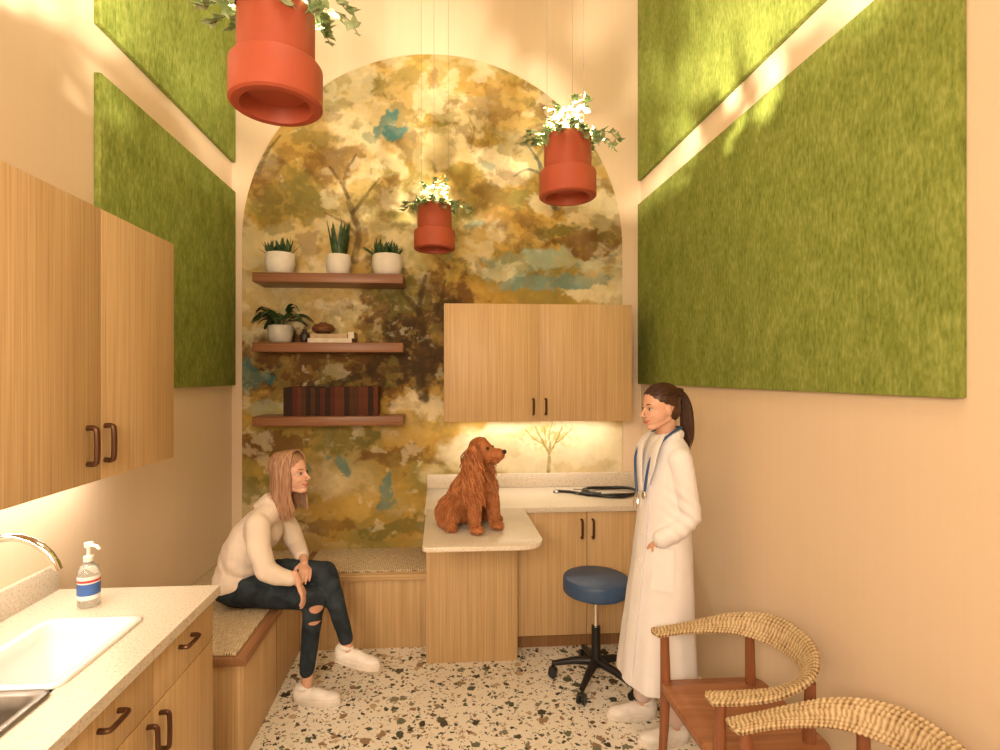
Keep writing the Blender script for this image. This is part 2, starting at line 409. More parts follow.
    mid=sst(v,280,320)*(1-sst(u,430,470)); wash(1/18,.66,PC,.45,350,mid,1.2,.035); wash(1/22,.62,OLL,.45,360,mid,1.2,.04)
    tree=np.clip(1.2-np.hypot((u-400)/120,(v-340)/90),0,1)+np.clip(1.1-np.hypot((u-330)/90,(v-190)/60),0,1)*.7
    wash(1/7,.60,BR,.4,420,np.clip(tree,0,1),1,.05,3,.5); wash(1/6,.66,GO,.25,430,None,1,.05,3,.5)
    for q in ((385,124,9,20,TE,.95,.6),(395,132,15,5,TE,.8,-.3),(366,142,12,6,(.12,.22,.16),.7,0),(490,165,11,8,LT,.8,0),(254,374,16,12,TE,.6,0),(350,464,16,7,TE,.75,.3),(388,488,7,20,TE,.9,.3),(300,470,12,5,TE,.5,0),(470,225,14,4,TE,.5,0)): blob(q)
    d=np.hypot((u-565)/118,(v-450)/34)+(fbm(u,v,1/16,77,4,.5)-.5)*.5; lay(1-sst(d,.8,1.1),PC,.95)
    blob((590,472,50,7,GO,.35,0)); blob((500,440,26,14,TN,.5,0)); blob((535,432,24,8,GO,.35,0))
    tm=np.clip(1.25-np.hypot((u-550)/30,(v-436)/17),0,1); wash(1/4,.54,(.42,.36,.08),.75,440,tm,1,.05,3,.5)
    GB=(.05,.07,.055); YG=(.30,.24,.055)
    def stroke(pts,w0,w1,colr,k):
        P=np.array([tuple(p)[:2] for p in crom([(a,b,0) for a,b in pts],6)]); n=len(P)
        x0,x1=P[:,0].min()-12,P[:,0].max()+12; y0,y1=P[:,1].min()-12,P[:,1].max()+12
        I=np.where((lu>x0)&(lu<x1)&(lv>y0)&(lv<y1))[0]; a_,b_=lu[I],lv[I]; bb=np.full(len(I),1e9)
        for i in range(n-1):
            p,q=P[i],P[i+1]; d_=q-p; t=np.clip(((a_-p[0])*d_[0]+(b_-p[1])*d_[1])/(d_@d_+1e-9),0,1)
            w=w0+(w1-w0)*(i+t)/n
            bb=np.minimum(bb,np.hypot(a_-p[0]-t*d_[0],b_-p[1]-t*d_[1])/w)
        m=np.zeros(N); m[I]=1-sst(bb,.6,1.3); m*=np.clip(.6+1.4*(fbm(u,v,1/7,int(pts[0][0]),3)-.3),0,1); lay(m,colr,k)
    S=[([(356,262),(360,238),(352,214),(345,190),(332,170)],4,1.2,DK,.7),([(352,214),(366,196),(378,180)],2.4,.8,DK,.65),([(345,190),(348,172),(356,156)],2,.7,DK,.65),([(358,236),(342,222),(326,214)],2.2,.8,BR,.7),
       ([(424,398),(420,366),(426,336),(418,306),(424,276)],6,2,DK,.85),([(424,330),(438,306),(444,280)],3,1,DK,.8),([(419,312),(404,294),(392,276)],3,1,DK,.8),([(300,392),(340,384),(380,372),(420,370)],3,4,DK,.7),
       ([(556,205),(546,186),(540,162),(526,140)],3.2,1,GB,.8),([(543,172),(528,168),(514,174)],2,.8,GB,.75),([(536,156),(548,140),(550,122)],2,.8,GB,.75),([(262,178),(270,158),(284,140)],2.4,1,DK,.6),([(470,146),(474,130),(468,116)],1.8,.8,BR,.6),
       ([(549,474),(549,458),(550,446)],2.0,1.2,YG,.95),([(549,456),(542,442),(536,428)],1.1,.6,YG,.95),([(549,456),(558,442),(564,428)],1.1,.6,YG,.95),([(543,446),(534,440),(526,430)],.8,.5,YG,.9),([(557,445),(566,438),(574,430)],.8,.5,YG,.9),([(550,446),(550,436),(553,424)],.9,.5,YG,.9),([(546,450),(545,438),(544,428)],.7,.5,YG,.9)]
    for q in S: stroke(*q)
    g=fbm(u,v,1/4,400,3,.6); w=fbm(u,v,1/18,410,3)
    c*= (.92+.14*(g-.3)+.28*(w-.45))[:,None]
    return np.clip(c,0,1)
cxm,rm,spr,zt=-.033,1.357,2.649,4.005
NZ,NX=820,520
zz=np.linspace(0,zt,NZ); hw=np.where(zz<spr,rm,np.sqrt(np.maximum(1e-6,rm**2-np.maximum(0,zz-spr)**2)))
gx=cxm+np.linspace(-1,1,NX)[None,:]*hw[:,None]; gz=np.repeat(zz[:,None],NX,1)
co_=np.stack([gx,np.full_like(gx,YB-.004),gz],-1).reshape(-1,3)
ii=np.arange(NZ-1)[:,None]*NX; kk=np.arange(NX-1)[None,:]
FS=np.stack([ii+kk,ii+kk+1,ii+NX+kk+1,ii+NX+kk],-1).reshape(-1,4)
me=npmesh('wall_mural',co_,FS)
pc=np.ones((len(co_),4),dtype=np.float32); pc[:,:3]=paint(co_[:,0],co_[:,2])
at=me.attributes.new('paint','FLOAT_COLOR','POINT'); at.data.foreach_set('color',pc.ravel())
tag(place(me,'wall_mural',M_mural,None,False),'arched watercolour woodland mural in ochre, brown and teal','mural')

def felt_panel(x0,x1,y0,y1,z0,z1,lab):
    return tag(bx('acoustic_panel',x0,x1,y0,y1,z0,z1,M_felt,bevel=.004),lab,'wall panel','green felt wall panels')
felt_panel(XR-.03,XR-.0005,1.405,YB-.01,1.645,2.96,'long mossy green felt panel above the woven chairs')
felt_panel(XR-.03,XR-.0005,1.0,YB-.01,3.135,4.6,'high mossy green felt panel near the ceiling above the chairs')
felt_panel(XL+.0005,XL+.03,2.37,YB-.01,1.64,2.985,'mossy green felt panel beside the sink wall cabinets')
felt_panel(XL+.0005,XL+.03,2.37,YB-.01,3.19,4.6,'high mossy green felt panel above the bench side')

def pull(name,parent,p,axis,out,L,mat=M_bronze,r=.0075):
    a=V(axis); o=V(out); p=V(p)
    pts=crom([p-a*L/2,p-a*L/2+o*.022,p-a*L*.36+o*.03,p+a*L*.36+o*.03,p+a*L/2+o*.022,p+a*L/2],5)
    bm=bmesh.new(); tube(bm,pts,r,8)
    return obj(name,bm,mat,parent,smooth=True)

def wall_cab_right():
    e=empty('wall_cabinet',(.65,3.7,1.40),'light oak two-door wall cabinet mounted above the rear counter','cabinet')
    bx('body',.0175,1.28,3.56,YB-.007,1.40,2.183,M_oak,e,.002)
    for a,b,h in ((.0175,.6482,.607),(.6498,1.28,.69)):
        d=bx('door',a,b,3.54,3.5595,1.402,2.181,M_oak,e,.001)
        pull('handle',d,(h,3.54,1.50),(0,0,1),(0,-1,0),.10)
wall_cab_right()
def wall_cab_left():
    for y0,y1,lab in ((1.385,2.363,'light oak two-door wall cabinet mounted above the sink counter'),(.405,1.383,'light oak wall cabinet mounted beside its twin over the sink')):
        e=empty('wall_cabinet',(-1.3,(y0+y1)/2,1.363),lab,'cabinet'); m=(y0+y1)/2
        bx('body',XL+.001,-1.15,y0,y1,1.363,2.262,M_oak,e,.002)
        for a,b,h in ((y0+.001,m-.0008,m-.070),(m+.0008,y1-.001,m+.020)):
            d=bx('door',-1.1495,-1.13,a,b,1.362,2.263,M_oak,e,.001)
            pull('handle',d,(-1.13,h,1.482),(0,0,1),(1,0,0),.115,r=.0088)
wall_cab_left()

def base_left(y0,y1,lab):
    e=empty('base_cabinet',(-1.16,(y0+y1)/2,0),lab,'cabinet')
    bm=bmesh.new()
    box(bm,XL+.001,-.89,y0,y0+.018,.10,.864); box(bm,XL+.001,-.89,y1-.018,y1,.10,.864)
    box(bm,XL+.001,-.89,y0+.018,y1-.018,.10,.118); box(bm,XL+.001,XL+.010,y0+.018,y1-.018,.118,.864); box(bm,-.91,-.89,y0+.018,y1-.018,.118,.864)
    obj('body',bm,M_oak,e)
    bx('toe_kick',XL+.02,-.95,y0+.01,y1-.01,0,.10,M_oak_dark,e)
    mid=(y0+y1)/2
    for a,b,h in ((y0+.002,mid-.0015,mid-.035),(mid+.0015,y1-.002,mid+.035)):
        d=bx('drawer',-.8895,-.87,a,b,.705,.860,M_oak,e,.0015)
        pull('handle',d,(-.87,(a+b)/2-.01,.805),(0,1,0),(1,0,0),.085)
        d=bx('door',-.8895,-.87,a,b,.104,.701,M_oak,e,.0015)
        pull('handle',d,(-.87,h,.61),(0,0,1),(1,0,0),.11)
base_left(1.27,2.12,'light oak base cabinet with drawers and doors under the sink')
base_left(.44,1.265,'light oak base cabinet beside the sink cabinet')
bm=bmesh.new(); z0,z1=.865,.90; xa,xb=XL+.001,-.85; ya,yb=.43,2.14
sx0,sx1,sy0,sy1=-1.29,-.995,1.03,1.86
box(bm,xa,sx0,ya,yb,z0,z1); box(bm,sx1,xb,ya,yb,z0,z1); box(bm,sx0,sx1,ya,sy0,z0,z1); box(bm,sx0,sx1,sy1,yb,z0,z1)
ct=obj('countertop',bm,M_quartz); tag(ct,'speckled cream quartz countertop over the sink cabinets','countertop')
bx('backsplash',XL+.001,XL+.022,ya,yb,.9005,1.0,M_quartz,ct,.002)
def basin(name,x0,x1,y0,y1,zt,depth,mat,r=.035,parent=None):
    bm=bmesh.new()
    L=[]
    for ins,z in ((0,zt-.0),(.0,zt+.006),(.004,zt+.009),(.022,zt+.009),(.028,zt+.004),(.032,zt-.03),(.045,zt-depth+.03),(.07,zt-depth)):
        L.append([V((x,y,z)) for x,y in rr(x0+ins,x1-ins,y0+ins,y1-ins,max(.01,r))])
    loops(bm,L,True,False,True)
    return obj(name,bm,mat,parent,smooth=True,ang=60)
sk=empty('sink',(-1.14,1.45,.70),'double drop-in sink with one white bowl and one steel bowl','sink')
basin('white_bowl',sx0-.012,sx1+.012,1.455,sy1+.012,.9005,.17,M_white_cer,parent=sk)
basin('steel_bowl',sx0-.012,sx1+.012,sy0-.012,1.45,.9005,.16,M_steel,parent=sk)
bm=bmesh.new(); lathe(bm,[(0,0),(.03,0),(.032,.004),(.02,.005),(0,.003)],(-1.14,1.66,.732),24); obj('drain',bm,M_chrome,sk,smooth=True)
fa=empty('faucet',(-1.365,1.63,.9),'chrome gooseneck faucet standing behind the sink','faucet')
bm=bmesh.new(); lathe(bm,[(0,.0005),(.026,.0005),(.026,.012),(.016,.03),(.0,.03)],(-1.365,1.63,.9),24); obj('base',bm,M_chrome,fa,smooth=True)
bm=bmesh.new(); pts=[V((-1.365,1.63,.92)),V((-1.365,1.63,1.02)),V((-1.365,1.63,1.11))]+[V((-1.23-.135*math.cos(a),1.63,1.11+.135*math.sin(a))) for a in [PI*i/14 for i in range(1,13)]]
pts+= [pts[-1]+V((.008,0,-.02))]
tube(bm,pts,.0115,14); obj('spout',bm,M_chrome,fa,smooth=True)
bm=bmesh.new(); tube(bm,[(-1.365,1.60,.945),(-1.36,1.57,.95),(-1.35,1.53,.965)],[.008,.007,.006],10); obj('lever',bm,M_chrome,fa,smooth=True)

so=empty('soap_bottle',(-1.235,1.98,.9),'clear pump bottle of hand sanitizer with blue label','soap bottle')
bm=bmesh.new(); lathe(bm,[(0,.001),(.030,.001),(.034,.006),(.034,.115),(.028,.138),(.013,.150),(.013,.160),(0,.160)],(-1.235,1.98,.9),32); obj('bottle',bm,M_bottle,so,smooth=True)
bm=bmesh.new(); lathe(bm,[(0,.158),(.016,.158),(.016,.175),(.006,.178),(.006,.205),(.014,.207),(.014,.222),(0,.224)],(-1.235,1.98,.9),24); tube(bm,[(-1.235,1.98,1.114),(-1.20,1.965,1.114),(-1.185,1.958,1.105)],[.007,.006,.005],8); obj('pump',bm,M_plasticw,so,smooth=True)
for q,za,zb,mt in ((0,.03,.11,M_labelw),(1,.045,.085,M_label),(2,.09,.098,M_labelr)):
    bm=bmesh.new(); k=.0346+.0004*q
    L=[[V((-1.235+k*math.cos(a),1.98+k*math.sin(a),.9+z)) for a in [-PI*.85+PI*1.1*i/16 for i in range(17)]] for z in (za,zb)]
    loops(bm,L,False); obj('label',bm,mt,so,smooth=True)

e=empty('base_cabinet',(.96,3.55,0),'light oak two-door base cabinet under the rear counter','cabinet')
bx('body',.46,XR-.001,3.30,YB-.007,.10,.864,M_oak,e,.002)
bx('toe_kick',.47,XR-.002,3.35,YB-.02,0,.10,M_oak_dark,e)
for a,b,h in ((.465,.898,.865),(.902,1.40,.935)):
    d=bx('door',a,b,3.28,3.2995,.104,.860,M_oak,e,.0015); pull('handle',d,(h,3.28,.76),(0,0,1),(0,-1,0),.11)
bx('filler',1.402,XR-.002,3.283,3.2995,.104,.860,M_oak,e)
e=empty('base_cabinet',(.18,3.55,0),'tall oak end cabinet carrying the exam table top','cabinet')
bx('body',-.09,.455,3.22,YB-.007,.0,.864,M_oak,e,.002)
bx('front_panel',-.09,.455,3.20,3.2195,.0,.862,M_oak,e,.0015)
ct=bx('countertop',-.10,XR-.001,3.262,YB-.007,.865,.90,M_quartz,None,.003); tag(ct,'speckled cream quartz countertop along the mural wall','countertop')
bx('backsplash',-.10,XR-.001,YB-.03,YB-.0075,.9005,1.0,M_quartz,ct,.002)
bx('side_splash',XR-.022,XR-.0015,3.27,YB-.031,.9005,1.0,M_quartz,ct,.002)
bm=bmesh.new(); pts=[]
for x,y,r in ((.50,3.2615,0),(-.09,3.2615,0),(-.09,2.53,.03),(.50,2.53,.12)):
    if r==0: pts.append((x,y))
    elif x<0: pts+=[(x+r-r*math.cos(a),y+r-r*math.sin(a)) for a in [PI/2*i/6 for i in range(7)]]
    else: pts+=[(x-r+r*math.sin(a),y+r-r*math.cos(a)) for a in [PI/2*i/10 for i in range(11)]]
loops(bm,[[V((x,y,.878)) for x,y in pts],[V((x,y,.90)) for x,y in pts]],True,True,True)
tt=empty('exam_table',(.2,2.9,.84),'cantilevered quartz exam table top with rounded corner','table')
obj('table_top',bm,M_quartz,tt,bevel=.003)
bx('bracket',.0,.05,2.75,3.199,.850,.877,M_steel,tt); bx('bracket',.36,.41,2.75,3.199,.850,.877,M_steel,tt)

e=empty('bench',(-1.16,3.1,0),'built-in oak bench with woven seat along the sink wall','bench')
bx('base',XL+.001,-.875,2.45,YB-.007,.0,.425,M_oak,e,.002)
bx('seat_frame',XL+.001,-.86,2.435,YB-.008,.4255,.465,M_walnutY,e,.004)
bx('woven_seat',XL+.004,-.905,2.45,YB-.010,.4655,.482,M_rush,e,.005)
for y in (2.93,3.4):
    bx('seam',-.8748,-.8735,y-.002,y+.002,.01,.42,M_oak_dark,e)
e=empty('bench',(-.48,3.6,0),'built-in oak bench with woven seat below the mural shelves','bench')
bx('base',-.8735,-.092,3.40,YB-.007,.0,.425,M_oak,e,.002)
bx('seat_frame',-.859,-.0925,3.385,YB-.008,.4255,.465,M_oakX,e,.004)
bx('woven_seat',-.857,-.094,3.42,YB-.010,.4655,.482,M_rush,e,.005)

for z,lab in ((2.385,'walnut floating shelf holding three potted succulents'),(1.925,'walnut floating shelf holding a leafy plant and vases'),(1.435,'walnut floating shelf holding a row of books')):
    tag(bx('floating_shelf',-1.238,-.256,3.62,YB-.007,z-.062,z,M_walnut,None,.003),lab,'shelf','walnut floating shelves')

def blade(bm,p,d,L,w,bend=0,curl=.0,n=6):
    p=V(p); d=V(d).normalized(); s=d.cross(V((0,0,1)));
    s=s.normalized() if s.length>.05 else V((1,0,0)).cross(d).normalized()
    nn=s.cross(d).normalized(); A=[];B=[];C=[]
    for i in range(n+1):
        t=i/n; c=p+d*L*t+V((0,0,-bend*L*t*t)); ww=w*(math.sin(PI*min(1,.25+.75*t))**.7 if t<1 else 0)+.0004
        A.append(bm.verts.new(c-s*ww)); B.append(bm.verts.new(c+nn*(-ww*.35))); C.append(bm.verts.new(c+s*ww))
    for i in range(n):
        bm.faces.new((A[i],B[i],B[i+1],A[i+1])); bm.faces.new((B[i],C[i],C[i+1],B[i+1]))
def plant(x,y,z,r,h,kind,lab,potm=M_pot):
    e=empty('potted_plant',(x,y,z),lab,'potted plant','potted plants on the wall shelves')
    bm=bmesh.new(); lathe(bm,[(0,0.001),(r*.72,.001),(r*.86,h*.12),(r,h*.55),(r*.96,h*.95),(r*.93,h),(r*.86,h),(r*.86,h*.85),(0,h*.85)],(x,y,z),36); obj('pot',bm,potm,e,smooth=True,ang=60)
    bm=bmesh.new(); lathe(bm,[(0,h*.87),(r*.85,h*.86),(r*.85,h*.84),(0,h*.84)],(x,y,z),20); obj('soil',bm,M_soil,e)
    bm=bmesh.new(); zz=z+h*.86; rnd=random.Random(int(x*1000))
    if kind=='rosette':
        for c in range(3):
            ox=(c-1)*r*.55
            for k in range(18):
                a=rnd.uniform(0,2*PI); el=rnd.uniform(.6,1.5)
                blade(bm,(x+ox,y+rnd.uniform(-.02,.02),zz),(math.cos(a)*math.cos(el),math.sin(a)*math.cos(el),math.sin(el)),rnd.uniform(.09,.16),.011,.1)
        m=M_sleaf
    elif kind=='snake':
        for k in range(20):
            a=rnd.uniform(0,2*PI); q=rnd.uniform(0,r*.6)
            blade(bm,(x+q*math.cos(a),y+q*math.sin(a),zz),(math.cos(a)*.2,math.sin(a)*.2,1),rnd.uniform(.16,.31),.017,0)
        m=M_sleaf
    else:
        for k in range(26):
            a=rnd.uniform(0,2*PI); el=rnd.uniform(.5,1.3); L=rnd.uniform(.11,.21)
            d=V((math.cos(a)*math.cos(el),math.sin(a)*math.cos(el)*.5,math.sin(el)))
            s0=V((x,y,zz)); s1=s0+d*L*.6
            tube(bm,[s0,s1],[.0025,.002],5); blade(bm,s1,d+V((0,0,-.2)),L,.030,.85,n=8)
        m=M_dleaf
    obj('leaves',bm,m,e,smooth=True,ang=None,recalc=False)
plant(-1.09,3.73,2.385,.10,.145,'rosette','spiky succulents in a round matte white pot')
plant(-.70,3.73,2.385,.085,.14,'snake','tall snake plant in a matte white pot')
plant(-.37,3.73,2.385,.105,.145,'rosette','short succulents in a wide matte white bowl')
plant(-1.09,3.74,1.925,.085,.12,'leafy','dark drooping leafy plant in a grey pot',M_greypot)
bm=bmesh.new(); lathe(bm,[(0,.001),(.025,.001),(.036,.03),(.030,.06),(.014,.08),(.016,.095),(.011,.095),(.009,.08),(0,.07)],(-.925,3.72,1.925),28)
tag(obj('vase',bm,M_darkvase,smooth=True),'small black bottle vase beside the leafy plant','vase')
bm=bmesh.new(); lathe(bm,[(0,.0),(.03,.0),(.07,.02),(.078,.04),(.06,.065),(.025,.074),(.025,.08),(.018,.08),(.018,.07),(0,.05)],(-.80,3.72,1.9865),32)
tag(obj('vase',bm,M_brownvase,smooth=True),'squat brown round vase resting on stacked books','vase')
def book(name,x0,x1,y0,y1,z0,z1,mc,spine,lab,grp):
    bm=bmesh.new(); t=.0025
    if spine=='y':
        box(bm,x0,x0+t,y0,y1,z0,z1); box(bm,x1-t,x1,y0,y1,z0,z1); box(bm,x0+t,x1-t,y0,y0+t,z0,z1)
        n=len(bm.faces); box(bm,x0+t,x1-t,y0+t,y1-.004,z0+.004,z1-.004)
    else:
        box(bm,x0,x1,y0,y1,z0,z0+t); box(bm,x0,x1,y0,y1,z1-t,z1); box(bm,x0,x1,y0,y0+t,z0+t,z1-t)
        n=len(bm.faces); box(bm,x0+.004,x1-.004,y0+t,y1-.004,z0+t,z1-t)
    bm.faces.ensure_lookup_table()
    for f in bm.faces[n:]: f.material_index=1
    me=bpy.data.meshes.new(name); bm.to_mesh(me); bm.free(); me.materials.append(mc); me.materials.append(M_page)
    return tag(place(me,name,None,None,False),lab,'book',grp)
mcream=plain('cream_cover',(.60,.53,.44),.6); mtan=plain('tan_cover',(.42,.30,.18),.6)
book('book',-.89,-.60,3.66,3.83,1.9255,1.956,mcream,'f','cream hardcover book lying flat under a vase','stacked books')
book('book',-.875,-.63,3.665,3.82,1.9565,1.986,mtan,'f','tan hardcover book lying flat on a cream one','stacked books')
book('book',-.625,-.585,3.66,3.83,1.9565,2.0,mcream,'f','small cream booklet beside the stacked books','stacked books')
bcols=[plain('book_maroon',(.075,.020,.014),.7,spec=.15),plain('book_umber',(.065,.028,.014),.7,spec=.15),plain('book_olive',(.045,.030,.014),.7,spec=.15),plain('book_rust',(.10,.032,.016),.7,spec=.15),plain('book_black',(.030,.016,.011),.7,spec=.15)]
bn=['maroon','umber brown','dark olive','rust','black']
x=-1.054; rnd=random.Random(3)
while x<-.44:
    w=rnd.uniform(.026,.036); k=rnd.randrange(5)
    book('book',x,x+w-.001,3.68,3.82,1.4355,1.4355+rnd.choice([.19,.195,.198]),bcols[k],'y',bn[k]+' hardcover standing in a tight row','books on the lower shelf'); x+=w
# ------------------------------------------------------------------ hanging planters
def ivy_leaf(bm,p,d,s,nrm):
    d=V(d).normalized(); n=V(nrm); n=(n-d*n.dot(d)); n=n.normalized() if n.length>.01 else d.orthogonal().normalized(); w=d.cross(n)
    o=[(0,0),(.12,.34),(.42,.52),(.48,.26),(1,0),(.48,-.26),(.42,-.52),(.12,-.34)]
    c=bm.verts.new(V(p)+d*s*.4+n*s*.08); vs=[bm.verts.new(V(p)+d*s*a+w*s*b-n*s*.10*abs(b)) for a,b in o]
    for i in range(8): bm.faces.new((c,vs[i],vs[(i+1)%8]))
def planter(x,y,z):
    e=empty('hanging_planter',(x,y,z),'terracotta hanging planter with glowing lamp and ivy','hanging planter','hanging planters')
    bm=bmesh.new(); lathe(bm,[(0,.045),(.088,.045),(.096,.012),(.100,0),(.122,0),(.13,.006),(.13,.112),(.126,.118),(.108,.122),(.108,.272),(.104,.278),(.097,.278),(.094,.225),(0,.225)],(x,y,z),64)
    obj('pot',bm,M_terra,e,smooth=True,ang=35)
    bm=bmesh.new(); lathe(bm,[(0,.235),(.094,.232),(.094,.227),(0,.227)],(x,y,z),24); obj('soil',bm,M_soil,e)
    bm=bmesh.new(); ell(bm,(x,y,z+.252),.013); tube(bm,[(x,y,z+.232),(x,y,z+.243)],.008,12); obj('bulb',bm,M_bulb,e,smooth=True)
    for k in range(3):
        a=2*PI*k/3+.5; bm=bmesh.new(); tube(bm,[(x+.1*math.cos(a),y+.1*math.sin(a),z+.26),(x+.1*math.cos(a),y+.1*math.sin(a),ZC-.001)],.001,6); obj('cable',bm,M_steel,e)
    bm=bmesh.new(); bs=bmesh.new(); rnd=random.Random(11)
    for k in range(24):
        a=2*PI*k/24+rnd.uniform(-.15,.15); R=rnd.uniform(.11,.18); dz=rnd.uniform(-.06,.05)
        if k%3==0: R=rnd.uniform(.07,.12); dz=rnd.uniform(.10,.17)
        if k in (0,23): R=.23; dz=-.05
        if k in (11,12): R=.19; dz=-.03
        P=crom([(x+.07*math.cos(a),y+.07*math.sin(a),z+.235),(x+.088*math.cos(a),y+.088*math.sin(a),z+.285+max(0,dz)*.5),(x+R*.8*math.cos(a),y+R*.8*math.sin(a),z+.31+dz*.6),(x+R*math.cos(a+.1),y+R*math.sin(a+.1),z+.29+dz)],5)
        tube(bs,P,.0014,5)
        for q in P[5:]:
            for _ in range(2):
                if rnd.random()<.32: continue
                d=V((rnd.uniform(-1,1)+math.cos(a)*.6,rnd.uniform(-1,1)+math.sin(a)*.6,rnd.uniform(-.7,.5)))
                ivy_leaf(bm,q,d,rnd.uniform(.024,.050),(rnd.uniform(-.4,.4),rnd.uniform(-.4,.4),1))
    obj('ivy_leaves',bm,M_ivy,e,smooth=False,recalc=False); obj('ivy_vines',bs,M_stem,e,smooth=True)
    return e
PL=[(-.478,1.60,2.487),(.579,2.44,2.523),(-.043,3.41,2.50)]
p0=planter(*PL[0]); copytree(p0,PL[1]); copytree(p0,PL[2])

# ------------------------------------------------------------------ stool
X,Y=.861,2.95
e=empty('stool',(X,Y,0),'round blue vinyl rolling stool with black star base','stool')
bm=bmesh.new(); lathe(bm,[(0,.500),(.172,.500),(.180,.506),(.183,.518),(.183,.572),(.178,.582),(.168,.587),(0,.589)],(X,Y,0),48); obj('seat',bm,M_blue,e,smooth=True,ang=60)
bm=bmesh.new(); lathe(bm,[(0,.47),(.09,.47),(.10,.4995),(0,.4995)],(X,Y,0),24); obj('seat_plate',bm,M_black,e,smooth=True)
bm=bmesh.new(); lathe(bm,[(0,.30),(.014,.30),(.014,.4695),(0,.4695)],(X,Y,0),20); obj('piston',bm,M_chrome,e,smooth=True)
bm=bmesh.new(); lathe(bm,[(0,.09),(.034,.09),(.036,.13),(.026,.15),(.024,.31),(0,.31)],(X,Y,0),24); obj('column',bm,M_black,e,smooth=True)
bm=bmesh.new()
for k in range(5):
    a=2*PI*k/5+.35; c,s=math.cos(a),math.sin(a)
    tube(bm,[(X+.02*c,Y+.02*s,.115),(X+.12*c,Y+.12*s,.105),(X+.24*c,Y+.24*s,.075)],[.026,.021,.014],10)
obj('star_base',bm,M_black,e,smooth=True)
for k in range(5):
    a=2*PI*k/5+.35; c,s=math.cos(a),math.sin(a); bm=bmesh.new(); px,py=X+.24*c,Y+.24*s
    tube(bm,[(px,py,.04),(px,py,.08)],.007,8)
    for o in (-.014,.014):
        tube(bm,[(px-s*(o-.008),py+c*(o-.008),.026),(px-s*(o+.008),py+c*(o+.008),.026)],.0255,20)
    tube(bm,[(px-s*-.02,py+c*-.02,.045),(px-s*.02,py+c*.02,.045)],.014,10)
    obj('caster',bm,M_black,e,smooth=True)

# ------------------------------------------------------------------ chairs
def chair(x,y):
    e=empty('armchair',(x,y,0),'red-brown wooden armchair with woven rush horseshoe back rail','chair','woven armchairs')
    M=Matrix.Translation((x,y,0))
    for sx,sy,zt in ((-.215,-.215,.635),(-.215,.215,.635),(.125,-.175,.66),(.125,.175,.66)):
        bm=bmesh.new(); tube(bm,[(sx*1.08,sy*1.06,0),(sx*1.02,sy*1.02,.25),(sx,sy,.44),(sx,sy*1.04,zt)],[.013,.018,.021,.017],14,M); obj('leg',bm,M_chairleg,e,smooth=True,ang=60)
    bm=bmesh.new(); o=rr(-.245,.19,-.225,.225,.05,6); L=[]
    for zof,sc in ((-.034,.955),(-.024,1),(-.006,1),(0,.975),(-.002,.7),(-.009,.4),(-.012,.1)):
        L.append([T(M,(px*sc,py*sc,.452+zof)) for px,py in o])
    loops(bm,L,True,True,True); obj('seat',bm,M_chairwood,e,smooth=True,ang=50)
    for y0 in (-.19,.19):
        bm=bmesh.new(); tube(bm,[(-.21,y0*1.1,.395),(.13,y0*.96,.395)],[.014,.014],8,M); obj('apron_rail',bm,M_chairleg,e,smooth=True)
    bm=bmesh.new(); tube(bm,[(-.213,-.21,.40),(-.213,.21,.40)],.014,8,M); obj('apron_rail',bm,M_chairleg,e,smooth=True)
    key=[(-.265,-.225,.645),(-.16,-.238,.65),(-.04,-.240,.660),(.07,-.215,.678),(.145,-.15,.694),(.180,-.06,.704),(.180,.06,.704),(.145,.15,.694),(.07,.215,.678),(-.04,.240,.660),(-.16,.238,.65),(-.265,.225,.645)]
    P=np.array([tuple(q) for q in crom(key,60)]); N=len(P); n=72
    seg=np.r_[0,np.cumsum(np.linalg.norm(np.diff(P,axis=0),axis=1))]
    t=np.gradient(P,axis=0); t/=np.linalg.norm(t,axis=1)[:,None]
    u=np.abs(np.linspace(-1,1,N)); b=np.clip(1-u*1.15,0,1); b=b*b*(3-2*b)
    side=np.cross(t,np.array((0,0,1.))); side/=np.linalg.norm(side,axis=1)[:,None]; up=np.cross(side,t)
    ang=b*1.32; A=side*np.cos(ang)[:,None]+up*np.sin(ang)[:,None]; Bv=np.cross(t,A)
    end=np.clip((1-u)*30+.4,0,1)
    wa=(.036+.024*b)*end; wb=(.0105-.002*b)*end
    ph=np.arange(n)*2*PI/n; s=seg[:,None]*2*PI/.0150
    q=np.cos(ph)[None,:]
    rows=q*3.5+.5; ri=np.floor(rows); rf=np.abs(rows-ri-.5)*2
    jit=np.sin(seg[:,None]*90+ri*2.1)*.8
    wv=.5+.5*np.sin(s+jit+ri*PI+(rows-ri-.5)*2.4); h=np.clip(wv*.85+.2-rf**4*.5,0,1)
    off=(h-.5)*.0030
    ca=np.sign(np.cos(ph))*np.abs(np.cos(ph))**.7; sa=np.sign(np.sin(ph))*np.abs(np.sin(ph))**.7
    R=P[:,None,:]+A[:,None,:]*(wa[:,None]*ca[None,:]+off*np.cos(ph)[None,:])[:,:,None]+Bv[:,None,:]*(wb[:,None]*sa[None,:]+off*np.sin(ph)[None,:])[:,:,None]
    R=R.reshape(-1,3)+np.array((x,y,0)); F=[(i*n+k,i*n+(k+1)%n,(i+1)*n+(k+1)%n,(i+1)*n+k) for i in range(N-1) for k in range(n)]
    F+= [tuple(range(n))[::-1],tuple((N-1)*n+k for k in range(n))]
    me=bpy.data.meshes.new('woven_rail'); me.from_pydata(R.tolist(),[],F); setattr_val(me,h.ravel())
    place(me,'woven_rail',M_cord,e,True,None)
    return e
c0=chair(1.135,1.94); copytree(c0,(1.135,1.345,0))
